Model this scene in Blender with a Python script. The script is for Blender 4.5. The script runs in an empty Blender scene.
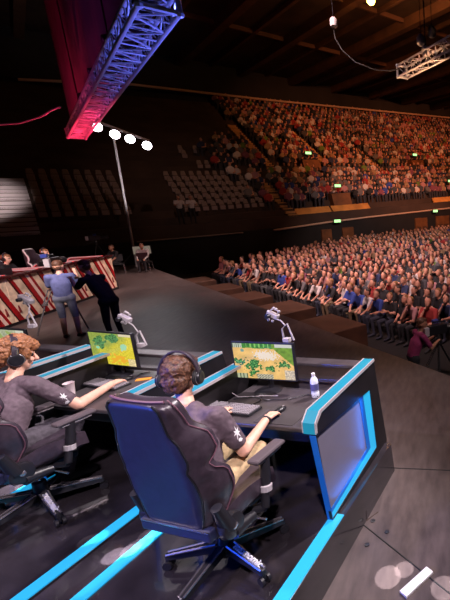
import bpy, bmesh, math, random
import numpy as np
from mathutils import Vector, Matrix, noise
from mathutils.bvhtree import BVHTree
random.seed(7)
sc = bpy.context.scene
C = sc.collection
PI = math.pi
V = Vector

# ------------------------------------------------------------------ camera
FPX, ROLL, PITCH, HS, PZ = 420.0, .035, math.atan(97/420.0), 2.6, .30
fw = V((0, math.cos(PITCH), -math.sin(PITCH))); rt = V((1, 0, 0)); up = rt.cross(fw)
rt2 = math.cos(ROLL)*rt - math.sin(ROLL)*up
up2 = math.sin(ROLL)*rt + math.cos(ROLL)*up
cam_d = bpy.data.cameras.new('camera'); cam = bpy.data.objects.new('camera', cam_d); C.objects.link(cam)
cam_d.sensor_fit = 'VERTICAL'; cam_d.sensor_height = 36; cam_d.lens = FPX/600*36
cam_d.shift_x = -225/600.0; cam_d.clip_end = 300; cam_d.clip_start = .05
m = Matrix((rt2, up2, -fw)).transposed().to_4x4(); m.translation = (0, 0, HS)
cam.matrix_world = m
sc.camera = cam
def proj(p):
    q = V(p) - V((0, 0, HS)); d = q.dot(fw)
    if d < .1: return (9999, 9999, d)
    return (450 + FPX*q.dot(rt2)/d, 300 - FPX*q.dot(up2)/d, d)
def ray(x, y): return fw*FPX + rt2*(x-450) + up2*(300-y)
def atz(x, y, z):
    v = ray(x, y); return V((0, 0, HS)) + v*((z-HS)/v.z)
def atY(x, y, Y):
    v = ray(x, y); return V((0, 0, HS)) + v*(Y/v.y)
# two frames of the place: (l, a) along the row of booths, (u, v) across and along the hall
TH = math.radians(13)
def LA(l, a, z=0): return V((l*math.cos(TH)+a*math.sin(TH), -l*math.sin(TH)+a*math.cos(TH), z))
S2 = math.sqrt(2)
def UV(u, v, z=0): return V(((u-v)/S2, (u+v)/S2, z))

# ------------------------------------------------------------------ materials
def mat(name, col, rough=.5, metal=0, emit=None, es=1, var=0, scale=8, bump=0, obj_col=False, attr=None, coat=0, spec=.5):
    m = bpy.data.materials.new(name); m.use_nodes = True
    nt = m.node_tree; b = nt.nodes['Principled BSDF']
    b.inputs['Base Color'].default_value = (*col, 1); b.inputs['Roughness'].default_value = rough
    b.inputs['Metallic'].default_value = metal; b.inputs['Specular IOR Level'].default_value = spec
    b.inputs['Coat Weight'].default_value = coat
    if emit: b.inputs['Emission Color'].default_value = (*emit, 1); b.inputs['Emission Strength'].default_value = es
    src = None
    if obj_col:
        oi = nt.nodes.new('ShaderNodeObjectInfo'); src = oi.outputs['Color']
    if attr:
        at = nt.nodes.new('ShaderNodeAttribute'); at.attribute_name = attr; src = at.outputs['Color']
    if var or bump:
        tc = nt.nodes.new('ShaderNodeTexCoord'); n = nt.nodes.new('ShaderNodeTexNoise')
        n.inputs['Scale'].default_value = scale; n.inputs['Detail'].default_value = 5
        nt.links.new(tc.outputs['Object'], n.inputs['Vector'])
        if var:
            mr = nt.nodes.new('ShaderNodeMapRange'); mr.inputs[1].default_value = .3; mr.inputs[2].default_value = .7
            mr.inputs[3].default_value = 1-var; mr.inputs[4].default_value = 1+var
            nt.links.new(n.outputs['Fac'], mr.inputs[0])
            vm = nt.nodes.new('ShaderNodeVectorMath'); vm.operation = 'SCALE'
            if src: nt.links.new(src, vm.inputs[0])
            else: vm.inputs[0].default_value = col
            nt.links.new(mr.outputs[0], vm.inputs['Scale']); src = vm.outputs[0]
        if bump:
            bp = nt.nodes.new('ShaderNodeBump'); bp.inputs['Strength'].default_value = bump; bp.inputs['Distance'].default_value = .01
            nt.links.new(n.outputs['Fac'], bp.inputs['Height']); nt.links.new(bp.outputs[0], b.inputs['Normal'])
    if src: nt.links.new(src, b.inputs['Base Color'])
    return m
M = {}
M['booth'] = mat('booth_black', (.012, .011, .015), .35, var=.3, scale=4)
M['boothwall'] = mat('booth_wall_black', (.011, .009, .011), .42, var=.3, scale=5)
M['platform'] = mat('platform_gloss_black', (.022, .018, .022), .16, var=.5, scale=3, coat=.3)
M['desk'] = mat('desk_top_grey', (.06, .05, .055), .33, var=.2, scale=12)
M['led'] = mat('led_cyan', (.02, .25, .4), .3, emit=(.01, .27, .52), es=1.0)
M['led_dark'] = mat('led_blue', (.01, .1, .3), .3, emit=(.003, .045, .3), es=.8)
M['led_top'] = mat('led_cap_cyan', (.01, .14, .2), .4, emit=(.01, .2, .33), es=.8, spec=.2)
M['panel'] = mat('side_panel_grey', (.15, .135, .18), .45, var=.06, scale=3)
M['black'] = mat('black_plastic', (.015, .014, .018), .35)
M['black_m'] = mat('black_matte', (.02, .018, .02), .8)
M['steel'] = mat('brushed_steel', (.55, .5, .52), .25, metal=.9)
M['alum'] = mat('aluminium', (.6, .58, .62), .35, metal=.8)
M['silver'] = mat('silver_plastic', (.42, .38, .4), .35)
M['leather'] = mat('black_leather', (.04, .028, .04), .36, var=.25, scale=30, bump=.15)
M['chair_bluelit'] = mat('satin_shell_blue_light_tint', (.02, .022, .06), .42, var=.15, scale=20)  # blue stage light partly put into the dark shell's base colour
M['piping'] = mat('piping_mauve_rim_light', (.16, .07, .1), .5)  # mauve rim light along the chair edges, put into the piping colour
M['white'] = mat('white_plastic', (.8, .78, .8), .4)
M['key'] = mat('keycap_grey', (.3, .27, .3), .3)
M['skin'] = mat('skin', (.8, .44, .32), .5, var=.08, scale=20)
M['skin2'] = mat('skin_tan', (.42, .2, .13), .5, var=.1, scale=20)
M['shirt'] = mat('jersey_plum_grey', (.11, .075, .095), .75, var=.25, scale=25, bump=.3)
M['khaki'] = mat('khaki_cloth', (.5, .36, .2), .85, var=.15, scale=30, bump=.4)
M['greycloth'] = mat('dark_grey_cloth', (.07, .06, .075), .85, var=.35, scale=25, bump=.4)
M['ginger'] = mat('ginger_hair', (.3, .12, .05), .5, var=.45, scale=60, bump=.6)
M['brown'] = mat('brown_hair', (.11, .048, .028), .45, var=.75, scale=70, bump=.6)
M['shoe'] = mat('pale_shoe', (.5, .45, .45), .6)
M['dark'] = mat('dark_cloth', (.012, .011, .015), .85)
M['navyshirt'] = mat('black_tee', (.012, .013, .02), .85)
M['blueshirt'] = mat('blue_grey_shirt', (.12, .14, .32), .8, var=.2, scale=15)
M['shorts'] = mat('grey_blue_shorts', (.25, .27, .36), .85, var=.2, scale=15)
M['magenta'] = mat('magenta_shirt', (.22, .02, .09), .85, var=.2, scale=15)
M['greyshirt'] = mat('pale_grey_shirt', (.4, .37, .38), .8, var=.15, scale=15)
M['redled'] = mat('led_red', (.5, .02, .02), .3, emit=(.9, .012, .02), es=.8)
M['redpanel'] = mat('side_panel_red_white', (.85, .62, .52), .28, var=.12, scale=3)
M['redbooth'] = mat('booth_dark_red', (.16, .012, .015), .3)
M['truss'] = mat('truss_aluminium', (.6, .58, .62), .35, metal=.3)
M['drape'] = mat('black_drape', (.09, .06, .09), .9, var=.15, scale=2)
M['pitch'] = mat('painted_black', (.01, .009, .01), .8, var=.4, scale=.6)
M['wood'] = mat('brown_panelling', (.16, .06, .02), .6, var=.35, scale=2)
M['ceil'] = mat('ceiling_brown', (.034, .015, .009), .85, var=.6, scale=.5)
M['beam'] = mat('beam_brown', (.08, .034, .017), .7, var=.3, scale=1)
M['concrete'] = mat('stand_concrete', (.05, .03, .022), .85, var=.3, scale=.7)
M['aisle'] = mat('aisle_step_yellow', (.5, .27, .1), .8, var=.2, scale=1.5)
M['rail'] = mat('rail_pale', (.55, .38, .28), .6)
M['orange'] = mat('orange_roof_panel', (.6, .26, .06), .7, var=.3, scale=1.2)
M['exit'] = mat('exit_lit', (.2, .6, .3), .5, emit=(.45, .95, .35), es=1.6)
M['bulb'] = mat('bulb_lit', (1, .6, .2), .5, emit=(1, .4, .06), es=25)
M['lamp'] = mat('lamp_lens_lit', (1, .95, .95), .5, emit=(1, .9, .95), es=22)
M['seat'] = mat('empty_seat_grey', (.22, .17, .15), .7)
M['seatred'] = mat('empty_seat_dull', (.26, .2, .2), .7)
M['bottle'] = mat('clear_bottle', (.75, .8, .95), .08, spec=.8)
M['water_label'] = mat('bottle_label', (.1, .1, .25), .4)
M['cup'] = mat('pink_white_cup', (.75, .62, .65), .5)
M['crowd'] = mat('crowd_clothes', (.2, .2, .2), .85, attr='Col')
M['c_shirt'] = mat('spectator_shirt', (.2, .2, .2), .85, obj_col=True)
M['c_skin'] = mat('spectator_skin', (.55, .27, .19), .6, var=.3, scale=3)
M['c_hair'] = mat('spectator_hair', (.035, .018, .012), .6)
M['c_hairl'] = mat('spectator_fair_hair', (.26, .13, .05), .6)
M['c_pants'] = mat('spectator_trousers', (.03, .03, .045), .85)
M['screen'] = None
for k, (nm, es) in {'screen': ('screen_lit', 1.0)}.items():
    mm = bpy.data.materials.new(nm); mm.use_nodes = True; nt = mm.node_tree; b = nt.nodes['Principled BSDF']
    b.inputs['Base Color'].default_value = (.01, .01, .01, 1); b.inputs['Roughness'].default_value = .25
    at = nt.nodes.new('ShaderNodeAttribute'); at.attribute_name = 'Col'
    nt.links.new(at.outputs['Color'], b.inputs['Emission Color']); b.inputs['Emission Strength'].default_value = es
    M[k] = mm
def floor_mat():
    mm = mat('stage_floor_dark', (.06, .045, .045), .38); nt = mm.node_tree; b = nt.nodes['Principled BSDF']
    tc = nt.nodes.new('ShaderNodeTexCoord')
    n1 = nt.nodes.new('ShaderNodeTexNoise'); n1.inputs['Scale'].default_value = 1.1; n1.inputs['Detail'].default_value = 7; n1.inputs['Roughness'].default_value = .65
    n2 = nt.nodes.new('ShaderNodeTexNoise'); n2.inputs['Scale'].default_value = 14; n2.inputs['Detail'].default_value = 4
    mp = nt.nodes.new('ShaderNodeMapping'); mp.inputs['Rotation'].default_value = (0, 0, PI/4); mp.inputs['Scale'].default_value = (1, .25, 1)
    nt.links.new(tc.outputs['Object'], n1.inputs['Vector']); nt.links.new(tc.outputs['Object'], mp.inputs[0]); nt.links.new(mp.outputs[0], n2.inputs['Vector'])
    r = nt.nodes.new('ShaderNodeValToRGB'); r.color_ramp.elements[0].color = (.033, .024, .026, 1); r.color_ramp.elements[0].position = .32
    r.color_ramp.elements[1].color = (.125, .095, .09, 1); r.color_ramp.elements[1].position = .72
    a = nt.nodes.new('ShaderNodeMath'); a.operation = 'MULTIPLY_ADD'; a.inputs[1].default_value = .45
    nt.links.new(n2.outputs['Fac'], a.inputs[0]); 
    s = nt.nodes.new('ShaderNodeMath'); s.operation = 'MULTIPLY'; s.inputs[1].default_value = .6
    nt.links.new(n1.outputs['Fac'], s.inputs[0]); nt.links.new(s.outputs[0], a.inputs[2])
    nt.links.new(a.outputs[0], r.inputs[0]); nt.links.new(r.outputs[0], b.inputs['Base Color'])
    rr = nt.nodes.new('ShaderNodeMapRange'); rr.inputs[3].default_value = .3; rr.inputs[4].default_value = .6
    nt.links.new(n1.outputs['Fac'], rr.inputs[0]); nt.links.new(rr.outputs[0], b.inputs['Roughness'])
    return mm
M['stage'] = floor_mat(); M['stage'].node_tree.nodes['Principled BSDF'].inputs['Specular IOR Level'].default_value = .3

_nt = M['c_pants'].node_tree; _oi = _nt.nodes.new('ShaderNodeObjectInfo'); _r = _nt.nodes.new('ShaderNodeValToRGB'); _r.color_ramp.interpolation = 'CONSTANT'
_r.color_ramp.elements[0].color = (.015, .015, .02, 1); _r.color_ramp.elements[1].position = .45; _r.color_ramp.elements[1].color = (.024, .028, .05, 1)
for _p, _c in ((.68, (.14, .1, .06, 1)), (.85, (.06, .06, .065, 1))): _e = _r.color_ramp.elements.new(_p); _e.color = _c
_nt.links.new(_oi.outputs['Random'], _r.inputs[0]); _nt.links.new(_r.outputs[0], _nt.nodes['Principled BSDF'].inputs['Base Color'])
# ------------------------------------------------------------------ mesh helpers
class MB:
    def __init__(s): s.v = []; s.f = []; s.m = []
    def add(s, vs, fs, mi=0, T=None):
        o = len(s.v)
        s.v += [tuple(T @ V(p)) if T else tuple(p) for p in vs]
        s.f += [tuple(o+i for i in f) for f in fs]; s.m += [mi]*len(fs); return s
    def box(s, c, d, mi=0, rz=0, T=None):
        x, y, z = d[0]/2, d[1]/2, d[2]/2
        vs = [V((a*x, b*y, e*z)) for a in (-1, 1) for b in (-1, 1) for e in (-1, 1)]
        R = Matrix.Rotation(rz, 3, 'Z'); vs = [R @ p + V(c) for p in vs]
        return s.add(vs, [(0, 1, 3, 2), (4, 6, 7, 5), (0, 4, 5, 1), (2, 3, 7, 6), (0, 2, 6, 4), (1, 5, 7, 3)], mi, T)
    def prism(s, lo, hi, mi=0, T=None):          # two matching loops joined
        n = len(lo)
        fs = [tuple(range(n))[::-1], tuple(range(n, 2*n))] + [(i, (i+1) % n, n+(i+1) % n, n+i) for i in range(n)]
        return s.add(list(lo)+list(hi), fs, mi, T)
    def tube(s, pts, rad, n=10, mi=0, cap=True, T=None):
        pts = [V(p) for p in pts]; k = len(pts)
        if not hasattr(rad, '__len__'): rad = [rad]*k
        vs = []; prev = None
        for i, p in enumerate(pts):
            t = (pts[min(i+1, k-1)] - pts[max(i-1, 0)]).normalized()
            if prev is None: x = t.orthogonal().normalized()
            else:
                x = prev - t*prev.dot(t)
                x = x.normalized() if x.length > 1e-6 else t.orthogonal().normalized()
            prev = x; y = t.cross(x)
            vs += [p + (x*math.cos(2*PI*j/n) + y*math.sin(2*PI*j/n))*rad[i] for j in range(n)]
        fs = [(i*n+j, i*n+(j+1) % n, (i+1)*n+(j+1) % n, (i+1)*n+j) for i in range(k-1) for j in range(n)]
        if cap: fs += [tuple(range(n))[::-1], tuple(range((k-1)*n, k*n))]
        return s.add(vs, fs, mi, T)
    def lathe(s, prof, n=20, mi=0, T=None):      # (r, z)
        k = len(prof); vs = [(r*math.cos(2*PI*j/n), r*math.sin(2*PI*j/n), z) for r, z in prof for j in range(n)]
        fs = [(i*n+j, i*n+(j+1) % n, (i+1)*n+(j+1) % n, (i+1)*n+j) for i in range(k-1) for j in range(n)]
        fs += [tuple(range(n))[::-1], tuple(range((k-1)*n, k*n))]
        return s.add(vs, fs, mi, T)
    def ball(s, c, r, mi=0, n=10, T=None):
        r = r if hasattr(r, '__len__') else (r, r, r)
        k = n//2+1; vs = [(c[0], c[1], c[2]-r[2])]; fs = []
        for i in range(1, k-1):
            ph = -PI/2 + PI*i/(k-1)
            vs += [(c[0]+r[0]*math.cos(ph)*math.cos(2*PI*j/n), c[1]+r[1]*math.cos(ph)*math.sin(2*PI*j/n), c[2]+r[2]*math.sin(ph)) for j in range(n)]
        vs.append((c[0], c[1], c[2]+r[2])); L = len(vs)-1
        for j in range(n):
            fs.append((0, 1+(j+1) % n, 1+j)); fs.append((L, L-n+j, L-n+(j+1) % n))
            for i in range(k-3): fs.append((1+i*n+j, 1+i*n+(j+1) % n, 1+(i+1)*n+(j+1) % n, 1+(i+1)*n+j))
        return s.add(vs, fs, mi, T)
    def build(s, name, mats, parent=None, smooth=False, bevel=0, loc=None, rz=0):
        me = bpy.data.meshes.new(name); me.from_pydata([tuple(p) for p in s.v], [], s.f)
        for mm in (mats if isinstance(mats, (list, tuple)) else [mats]): me.materials.append(mm)
        me.polygons.foreach_set('material_index', s.m)
        me.update()
        bm = bmesh.new(); bm.from_mesh(me); bmesh.ops.recalc_face_normals(bm, faces=bm.faces); bm.to_mesh(me); bm.free()
        if smooth:
            me.polygons.foreach_set('use_smooth', [True]*len(me.polygons))
            me.set_sharp_from_angle(angle=math.radians(45))
        o = bpy.data.objects.new(name, me); C.objects.link(o)
        if parent: o.parent = parent
        if loc is not None: o.location = loc
        o.rotation_euler.z = rz
        if bevel:
            b = o.modifiers.new('bevel', 'BEVEL'); b.width = bevel; b.segments = 2; b.limit_method = 'ANGLE'
        return o
def tag(o, label=None, cat=None, group=None, kind=None):
    if label: o['label'] = label
    if cat: o['category'] = cat
    if group: o['group'] = group
    if kind: o['kind'] = kind
    return o
def thing(name, label, cat, loc=(0, 0, 0), rz=0, group=None):
    o = bpy.data.objects.new(name, None); C.objects.link(o); o.empty_display_size = .1
    o.location = loc; o.rotation_euler.z = rz
    return tag(o, label, cat, group)
def kids(o): return [c for c in bpy.data.objects if c.parent == o]
def copy_tree(o, parent=None, label=None):
    c = o.copy(); C.objects.link(c); c.parent = parent
    if label: c['label'] = label
    for ch in kids(o): copy_tree(ch, c)
    return c
ORD = 'first second third fourth fifth sixth seventh eighth ninth tenth eleventh twelfth thirteenth fourteenth fifteenth sixteenth seventeenth eighteenth nineteenth twentieth'.split()
def ordi(n):                                   # 0 -> first
    if n < 20: return ORD[n]
    t, r = divmod(n+1, 10)
    base = {2: 'twent', 3: 'thirt', 4: 'fort', 5: 'fift', 6: 'sixt'}[t]
    return base+'ieth' if r == 0 else base+'y-'+ORD[r-1]

# ------------------------------------------------------------------ figures: one continuous remeshed body
def seg(tagn, p, q, r1, r2=None): return ('S', tagn, V(p), V(q), r1, r1 if r2 is None else r2)
def ell(tagn, c, r, R=None): return ('E', tagn, V(c), V(r), R or Matrix.Identity(3), 0)
def prim_mesh(mb, p):
    if p[0] == 'S':
        _, _, a, b, r1, r2 = p
        d = b-a; L = d.length
        mb.ball(a, r1, n=12)
        if L > 1e-5:
            mb.ball(b, r2, n=12); mb.tube([a, b], [r1*.995, r2*.995], n=12)
    else:
        _, _, c, r, R, _ = p
        T = Matrix.Translation(c) @ R.to_4x4(); mb.ball((0, 0, 0), r, n=18, T=T)
def sdf(p, x):
    if p[0] == 'S':
        _, _, a, b, r1, r2 = p; d = b-a; L2 = d.length_squared
        t = 0 if L2 < 1e-9 else max(0, min(1, (x-a).dot(d)/L2))
        return (x-(a+d*t)).length - (r1+(r2-r1)*t)
    _, _, c, r, R, _ = p
    q = R.transposed() @ (x-c); k = V((q.x/r.x, q.y/r.y, q.z/r.z)).length
    return (k-1)*min(r)
def skin_figure(prims, name, voxel, smooth, matmap, dec=None, disp=0):
    mb = MB()
    for p in prims: prim_mesh(mb, p)
    o = mb.build('tmp', [M['black']])
    md = o.modifiers.new('r', 'REMESH'); md.mode = 'VOXEL'; md.voxel_size = voxel
    if smooth: sm = o.modifiers.new('s', 'SMOOTH'); sm.factor = .5; sm.iterations = smooth
    if dec: dm = o.modifiers.new('d', 'DECIMATE'); dm.ratio = dec
    dg = bpy.context.evaluated_depsgraph_get(); dg.update()
    me = bpy.data.meshes.new_from_object(o.evaluated_get(dg)); me.name = name
    bpy.data.objects.remove(o)
    if disp:
        for v in me.vertices:
            n = noise.noise_vector(v.co*38); v.co += n*disp + noise.noise_vector(v.co*90)*disp*.4
    me.materials.clear()
    tags = []
    for t in matmap: tags.append(t); me.materials.append(matmap[t])
    idx = []
    for f in me.polygons:
        best = 9; bt = 0
        for p in prims:
            if (p[2]-f.center).length > .45: continue
            d = sdf(p, f.center)
            if d < best: best = d; bt = tags.index(p[1]) if p[1] in tags else 0
        idx.append(bt)
    me.polygons.foreach_set('material_index', idx)
    me.polygons.foreach_set('use_smooth', [True]*len(me.polygons)); me.update()
    return me
def obj(name, me, parent=None, loc=(0, 0, 0), rz=0):
    o = bpy.data.objects.new(name, me); C.objects.link(o); o.location = loc; o.rotation_euler.z = rz
    if parent: o.parent = parent
    return o
def hand(wrist, f, n, s, curl=.5, k=1, tg='skin'):
    """palm and five fingers: f forward, n out of the back of the hand, s towards the thumb"""
    f, n, s = V(f).normalized(), V(n).normalized(), V(s).normalized(); w = V(wrist); P = []
    kn = []
    for i, (so, fo) in enumerate(((.032, .082), (.011, .088), (-.011, .084), (-.031, .074))):
        kp = w + (f*fo + s*so)*k; kn.append(kp); P.append(seg(tg, w+s*so*.5*k, kp, .017*k, .0125*k))
    for kp, L in zip(kn, (.068, .076, .07, .055)):
        a = curl*.8; d1 = f*math.cos(a) - n*math.sin(a); p1 = kp + d1*L*.5*k
        a2 = curl*1.9; d2 = f*math.cos(a2) - n*math.sin(a2); p2 = p1 + d2*L*.5*k
        P += [seg(tg, kp, p1, .0105*k, .0095*k), seg(tg, p1, p2, .0095*k, .008*k)]
    t0 = w + (f*.02 + s*.02)*k; t1 = t0 + (f*.035 + s*.035 - n*.012)*k; t2 = t1 + (f*.032 + s*.008 - n*.012)*k
    P += [seg(tg, t0, t1, .015*k, .012*k), seg(tg, t1, t2, .012*k, .0095*k)]
    return P
def frame_of(d, upv=(0, 0, 1)):
    """rotation whose +Y is d"""
    y = V(d).normalized(); x = y.cross(V(upv)).normalized(); z = x.cross(y); return Matrix((x, y, z)).transposed()
def head_prims(c, look, k=1, hi=True):
    R = frame_of(look); c = V(c); P = []; k = k*1.16
    def e(t, off, r): P.append(ell(t, c + R @ V(off)*k, V(r)*k, R))
    e('skin', (0, -.012, .02), (.074, .092, .092)); e('skin', (0, .03, -.045), (.055, .055, .065))
    e('skin', (0, .055, -.085), (.026, .024, .02))
    if hi:
        P.append(seg('skin', c+R @ V((0, .086, .015))*k, c+R @ V((0, .105, -.022))*k, .009*k, .015*k))
        for sx in (-1, 1):
            e('skin', (sx*.032, .072, -.02), (.02, .02, .02)); e('skin', (sx*.074, -.005, -.005), (.012, .022, .032))
            P.append(seg('skin', c+R @ V((sx*.014, .082, .032))*k, c+R @ V((sx*.048, .07, .032))*k, .009*k))
            e('eye', (sx*.031, .076, .012), (.012, .012, .009))
        P.append(seg('lip', c+R @ V((-.018, .082, -.053))*k, c+R @ V((.018, .082, -.053))*k, .0075*k))
    return P, R
def body_prims(J, k=1, hi=False, long_sleeve=False, shorts=False, fat=1):
    """J: dict of joints in local metres"""
    P = []; sh = 'shirt'
    pe, ch, nk = V(J['pelvis']), V(J['chest']), V(J['neck'])
    side = (V(J['shR'])-V(J['shL'])).normalized()
    hs = (V(J['hipR'])-V(J['hipL'])).normalized()
    P.append(seg('pants', V(J['hipL']), V(J['hipR']), .105*k, .105*k))
    for q in (-1, 0, 1):
        P.append(seg(sh, pe+hs*.055*q*k+V((0, 0, .04)), ch+side*.075*q*k, .1*k*fat, .108*k))
        P.append(seg(sh, ch+side*.075*q*k, nk+side*.06*q*k-V((0, 0, .07)), .108*k, .06*k))
    P.append(seg(sh, V(J['shL'])-side*-.01, V(J['shR']), .062*k, .062*k))
    P.append(seg('skin', nk-V((0, 0, .04)), V(J['head'])-V((0, 0, .06))*k, .052*k, .05*k))
    for s in 'LR':
        a, b, w = V(J['sh'+s]), V(J['el'+s]), V(J['wr'+s])
        m = a.lerp(b, .72)
        P.append(seg(sh, a, m, .068*k, .062*k)); P.append(seg('skin', m, b, .046*k, .043*k))
        P.append(seg(sh if long_sleeve else 'skin', b, w, .045*k, .03*k))
        if not hi: P.append(ell('skin', w + (w-b).normalized()*.07*k, (.042*k, .042*k, .03*k)))
        h, kn, an = V(J['hip'+s]), V(J['kn'+s]), V(J['an'+s])
        P.append(seg('pants', h, kn, .088*k, .062*k))
        P.append(seg('skin' if shorts else 'pants', kn, an, .058*k, .042*k))
        t = V(J['toe'+s]); P.append(seg('shoe', an-V((0, 0, .03)), t, .042*k, .036*k)); 
        P.append(seg('shoe', an-V((0, 0, .035))-(t-an).normalized()*.04, an, .038*k, .04*k))
    return P
# ================================================================== THE SETTING
FZ = -1.0
edge = 4.25                                                    # u of the stage front
mb = MB()
fp = [UV(edge, -9), UV(edge, 27.2), UV(-22, 27.2), UV(-22, -9)]
mb.prism([p+V((0, 0, -.12)) for p in fp], fp)
stage = tag(mb.build('floor', M['stage']), kind='structure')
mb = MB(); a, b = UV(edge-.03, -9, 0), UV(edge-.03, 27.2, 0); c, d = UV(edge-.2, 27.2, 0), UV(edge-.2, -9, 0)
mb.prism([p+V((0, 0, FZ)) for p in (a, b, c, d)], [p+V((0, 0, -.12)) for p in (a, b, c, d)])
tag(mb.build('wall_stage_front', M['pitch']), kind='structure')
mb = MB(); g = [UV(-24, -12, FZ), UV(60, -12, FZ), UV(60, 30, FZ), UV(-24, 30, FZ)]
mb.prism([p+V((0, 0, -.2)) for p in g], g); tag(mb.build('floor_arena', M['pitch']), kind='structure')
# seams between the stage panels
for nm, p, q in (('trim_1', atz(356, 519, 0), atz(470, 610, 0)), ('trim_2', atz(325, 552, 0), atz(378, 512, 0)), ('trim_3', atz(393, 468, 0), atz(460, 471, 0))):
    mb = MB(); mb.tube([p+V((0, 0, .0)), q+V((0, 0, .0))], .006, n=6); tag(mb.build(nm, M['pitch' if nm != 'trim_2' else 'concrete']), kind='structure')
# side stand: parapet wall, stepped rows, back wall
def z0(u): return 2.3 + max(0, u-7)*.04
def TP(i, u, dz=0, dv=0): return UV(u, 29.6+.72*i+dv, z0(u)+.42*i+dz)
UL, UR = -14, 62
mb = MB()
lo = [UV(UL, 28.5, FZ), UV(UR, 28.5, FZ), UV(UR, 28.75, FZ), UV(UL, 28.75, FZ)]
hi = [UV(UL, 28.5, 1.0), UV(7, 28.5, 1.15), UV(UR, 28.5, 3.4), UV(UR, 28.75, 3.4), UV(7, 28.75, 1.15), UV(UL, 28.75, 1.0)]
lo = [UV(UL, 28.5, FZ), UV(7, 28.5, FZ), UV(UR, 28.5, FZ), UV(UR, 28.75, FZ), UV(7, 28.75, FZ), UV(UL, 28.75, FZ)]
mb.prism(lo, hi); tag(mb.build('wall_side', M['pitch']), kind='structure')
mb = MB()
for u0, u1, za, zb in ((UL, 7, 2.3, 2.3), (7, UR, 2.3, 2.3+.04*(UR-7))):
    for i in range(-1, 25):
        v0 = 29.25+.72*i; v1 = v0+.72
        A = [UV(u0, v0, za+.42*i-2.2), UV(u1, v0, zb+.42*i-2.2), UV(u1, v1, zb+.42*i-2.2), UV(u0, v1, za+.42*i-2.2)]
        B = [UV(u0, v0, za+.42*i), UV(u1, v0, zb+.42*i), UV(u1, v1, zb+.42*i), UV(u0, v1, za+.42*i)]
        mb.prism(A, B)
tag(mb.build('floor_stand_steps', M['concrete']), kind='structure')
mb = MB(); mb.prism([UV(UL, 47.4, 0), UV(UR, 47.4, 0), UV(UR, 47.8, 0), UV(UL, 47.8, 0)], [UV(UL, 47.4, 17), UV(UR, 47.4, 17), UV(UR, 47.8, 17), UV(UL, 47.8, 17)])
tag(mb.build('wall_back', M['pitch']), kind='structure')
mb = MB(); mb.prism([UV(UL, -12, FZ), UV(UL-.4, -12, FZ), UV(UL-.4, 48, FZ), UV(UL, 48, FZ)], [UV(UL, -12, 17), UV(UL-.4, -12, 17), UV(UL-.4, 48, 17), UV(UL, 48, 17)])
tag(mb.build('wall_left', M['pitch']), kind='structure')
mb = MB(); mb.prism([UV(UR, -12, FZ), UV(UR+.4, -12, FZ), UV(UR+.4, 48, FZ), UV(UR, 48, FZ)], [UV(UR, -12, 17), UV(UR+.4, -12, 17), UV(UR+.4, 48, 17), UV(UR, 48, 17)])
tag(mb.build('wall_right', M['pitch']), kind='structure')
mb = MB(); g = [UV(UL, -12, 16.2), UV(UR, -12, 16.2), UV(UR, 48, 16.2), UV(UL, 48, 16.2)]
mb.prism(g, [p+V((0, 0, .2)) for p in g]); tag(mb.build('ceiling', M['ceil']), kind='structure')
k = 0
for u in [x*2.6 for x in range(-3, 22)]:                       # roof beams run across the hall
    k += 1; mb = MB(); w = .28 if k % 2 else .12; h = .7 if k % 2 else .3
    mb.prism([UV(u-w, 8, 16.2-h), UV(u+w, 8, 16.2-h), UV(u+w, 47.4, 16.2-h), UV(u-w, 47.4, 16.2-h)], [UV(u-w, 8, 16.25), UV(u+w, 8, 16.25), UV(u+w, 47.4, 16.25), UV(u-w, 47.4, 16.25)])
    tag(mb.build('trim_%d' % (k+10), M['beam']), kind='structure')
for k, v in enumerate((18, 27, 36)):
    mb = MB(); mb.prism([UV(-8, v, 15.9), UV(UR, v, 15.9), UV(UR, v+.2, 15.9), UV(-8, v+.2, 15.9)], [UV(-8, v, 16.2), UV(UR, v, 16.2), UV(UR, v+.2, 16.2), UV(-8, v+.2, 16.2)])
    tag(mb.build('trim_%d' % (k+50), M['beam']), kind='structure')
# cornice over the last row, rails on the parapet
mb = MB(); mb.tube([UV(2, 46.4, 12.6), UV(9, 46.2, 13.3), UV(21, 46, 13.6), UV(46, 46, 14.7), UV(60, 46, 15.3)], .11, n=8)
tag(mb.build('trim_60', M['rail']), kind='structure')
mb = MB(); mb.prism([UV(-2, 46.6, 12.6), UV(60, 46.6, 15.3), UV(60, 46.8, 15.3), UV(-2, 46.8, 12.6)], [UV(-2, 46.6, 16.2), UV(60, 46.6, 16.2), UV(60, 46.8, 16.2), UV(-2, 46.8, 16.2)])
tag(mb.build('wall_upper', M['pitch']), kind='structure')
mb = MB(); mb.tube([UV(12, 28.45, 1.22), UV(16.2, 28.45, 1.53), UV(19.8, 28.45, 1.73), UV(29, 28.45, 2.13), UV(36, 28.45, 2.4)], .07, n=8)
tag(mb.build('trim_61', M['rail']), kind='structure')
mb = MB(); mb.tube([UV(4.4, 28.45, 1.1), UV(10, 28.45, 1.2)], .045, n=8)
tag(mb.build('trim_62', M['seat']), kind='structure')
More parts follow.
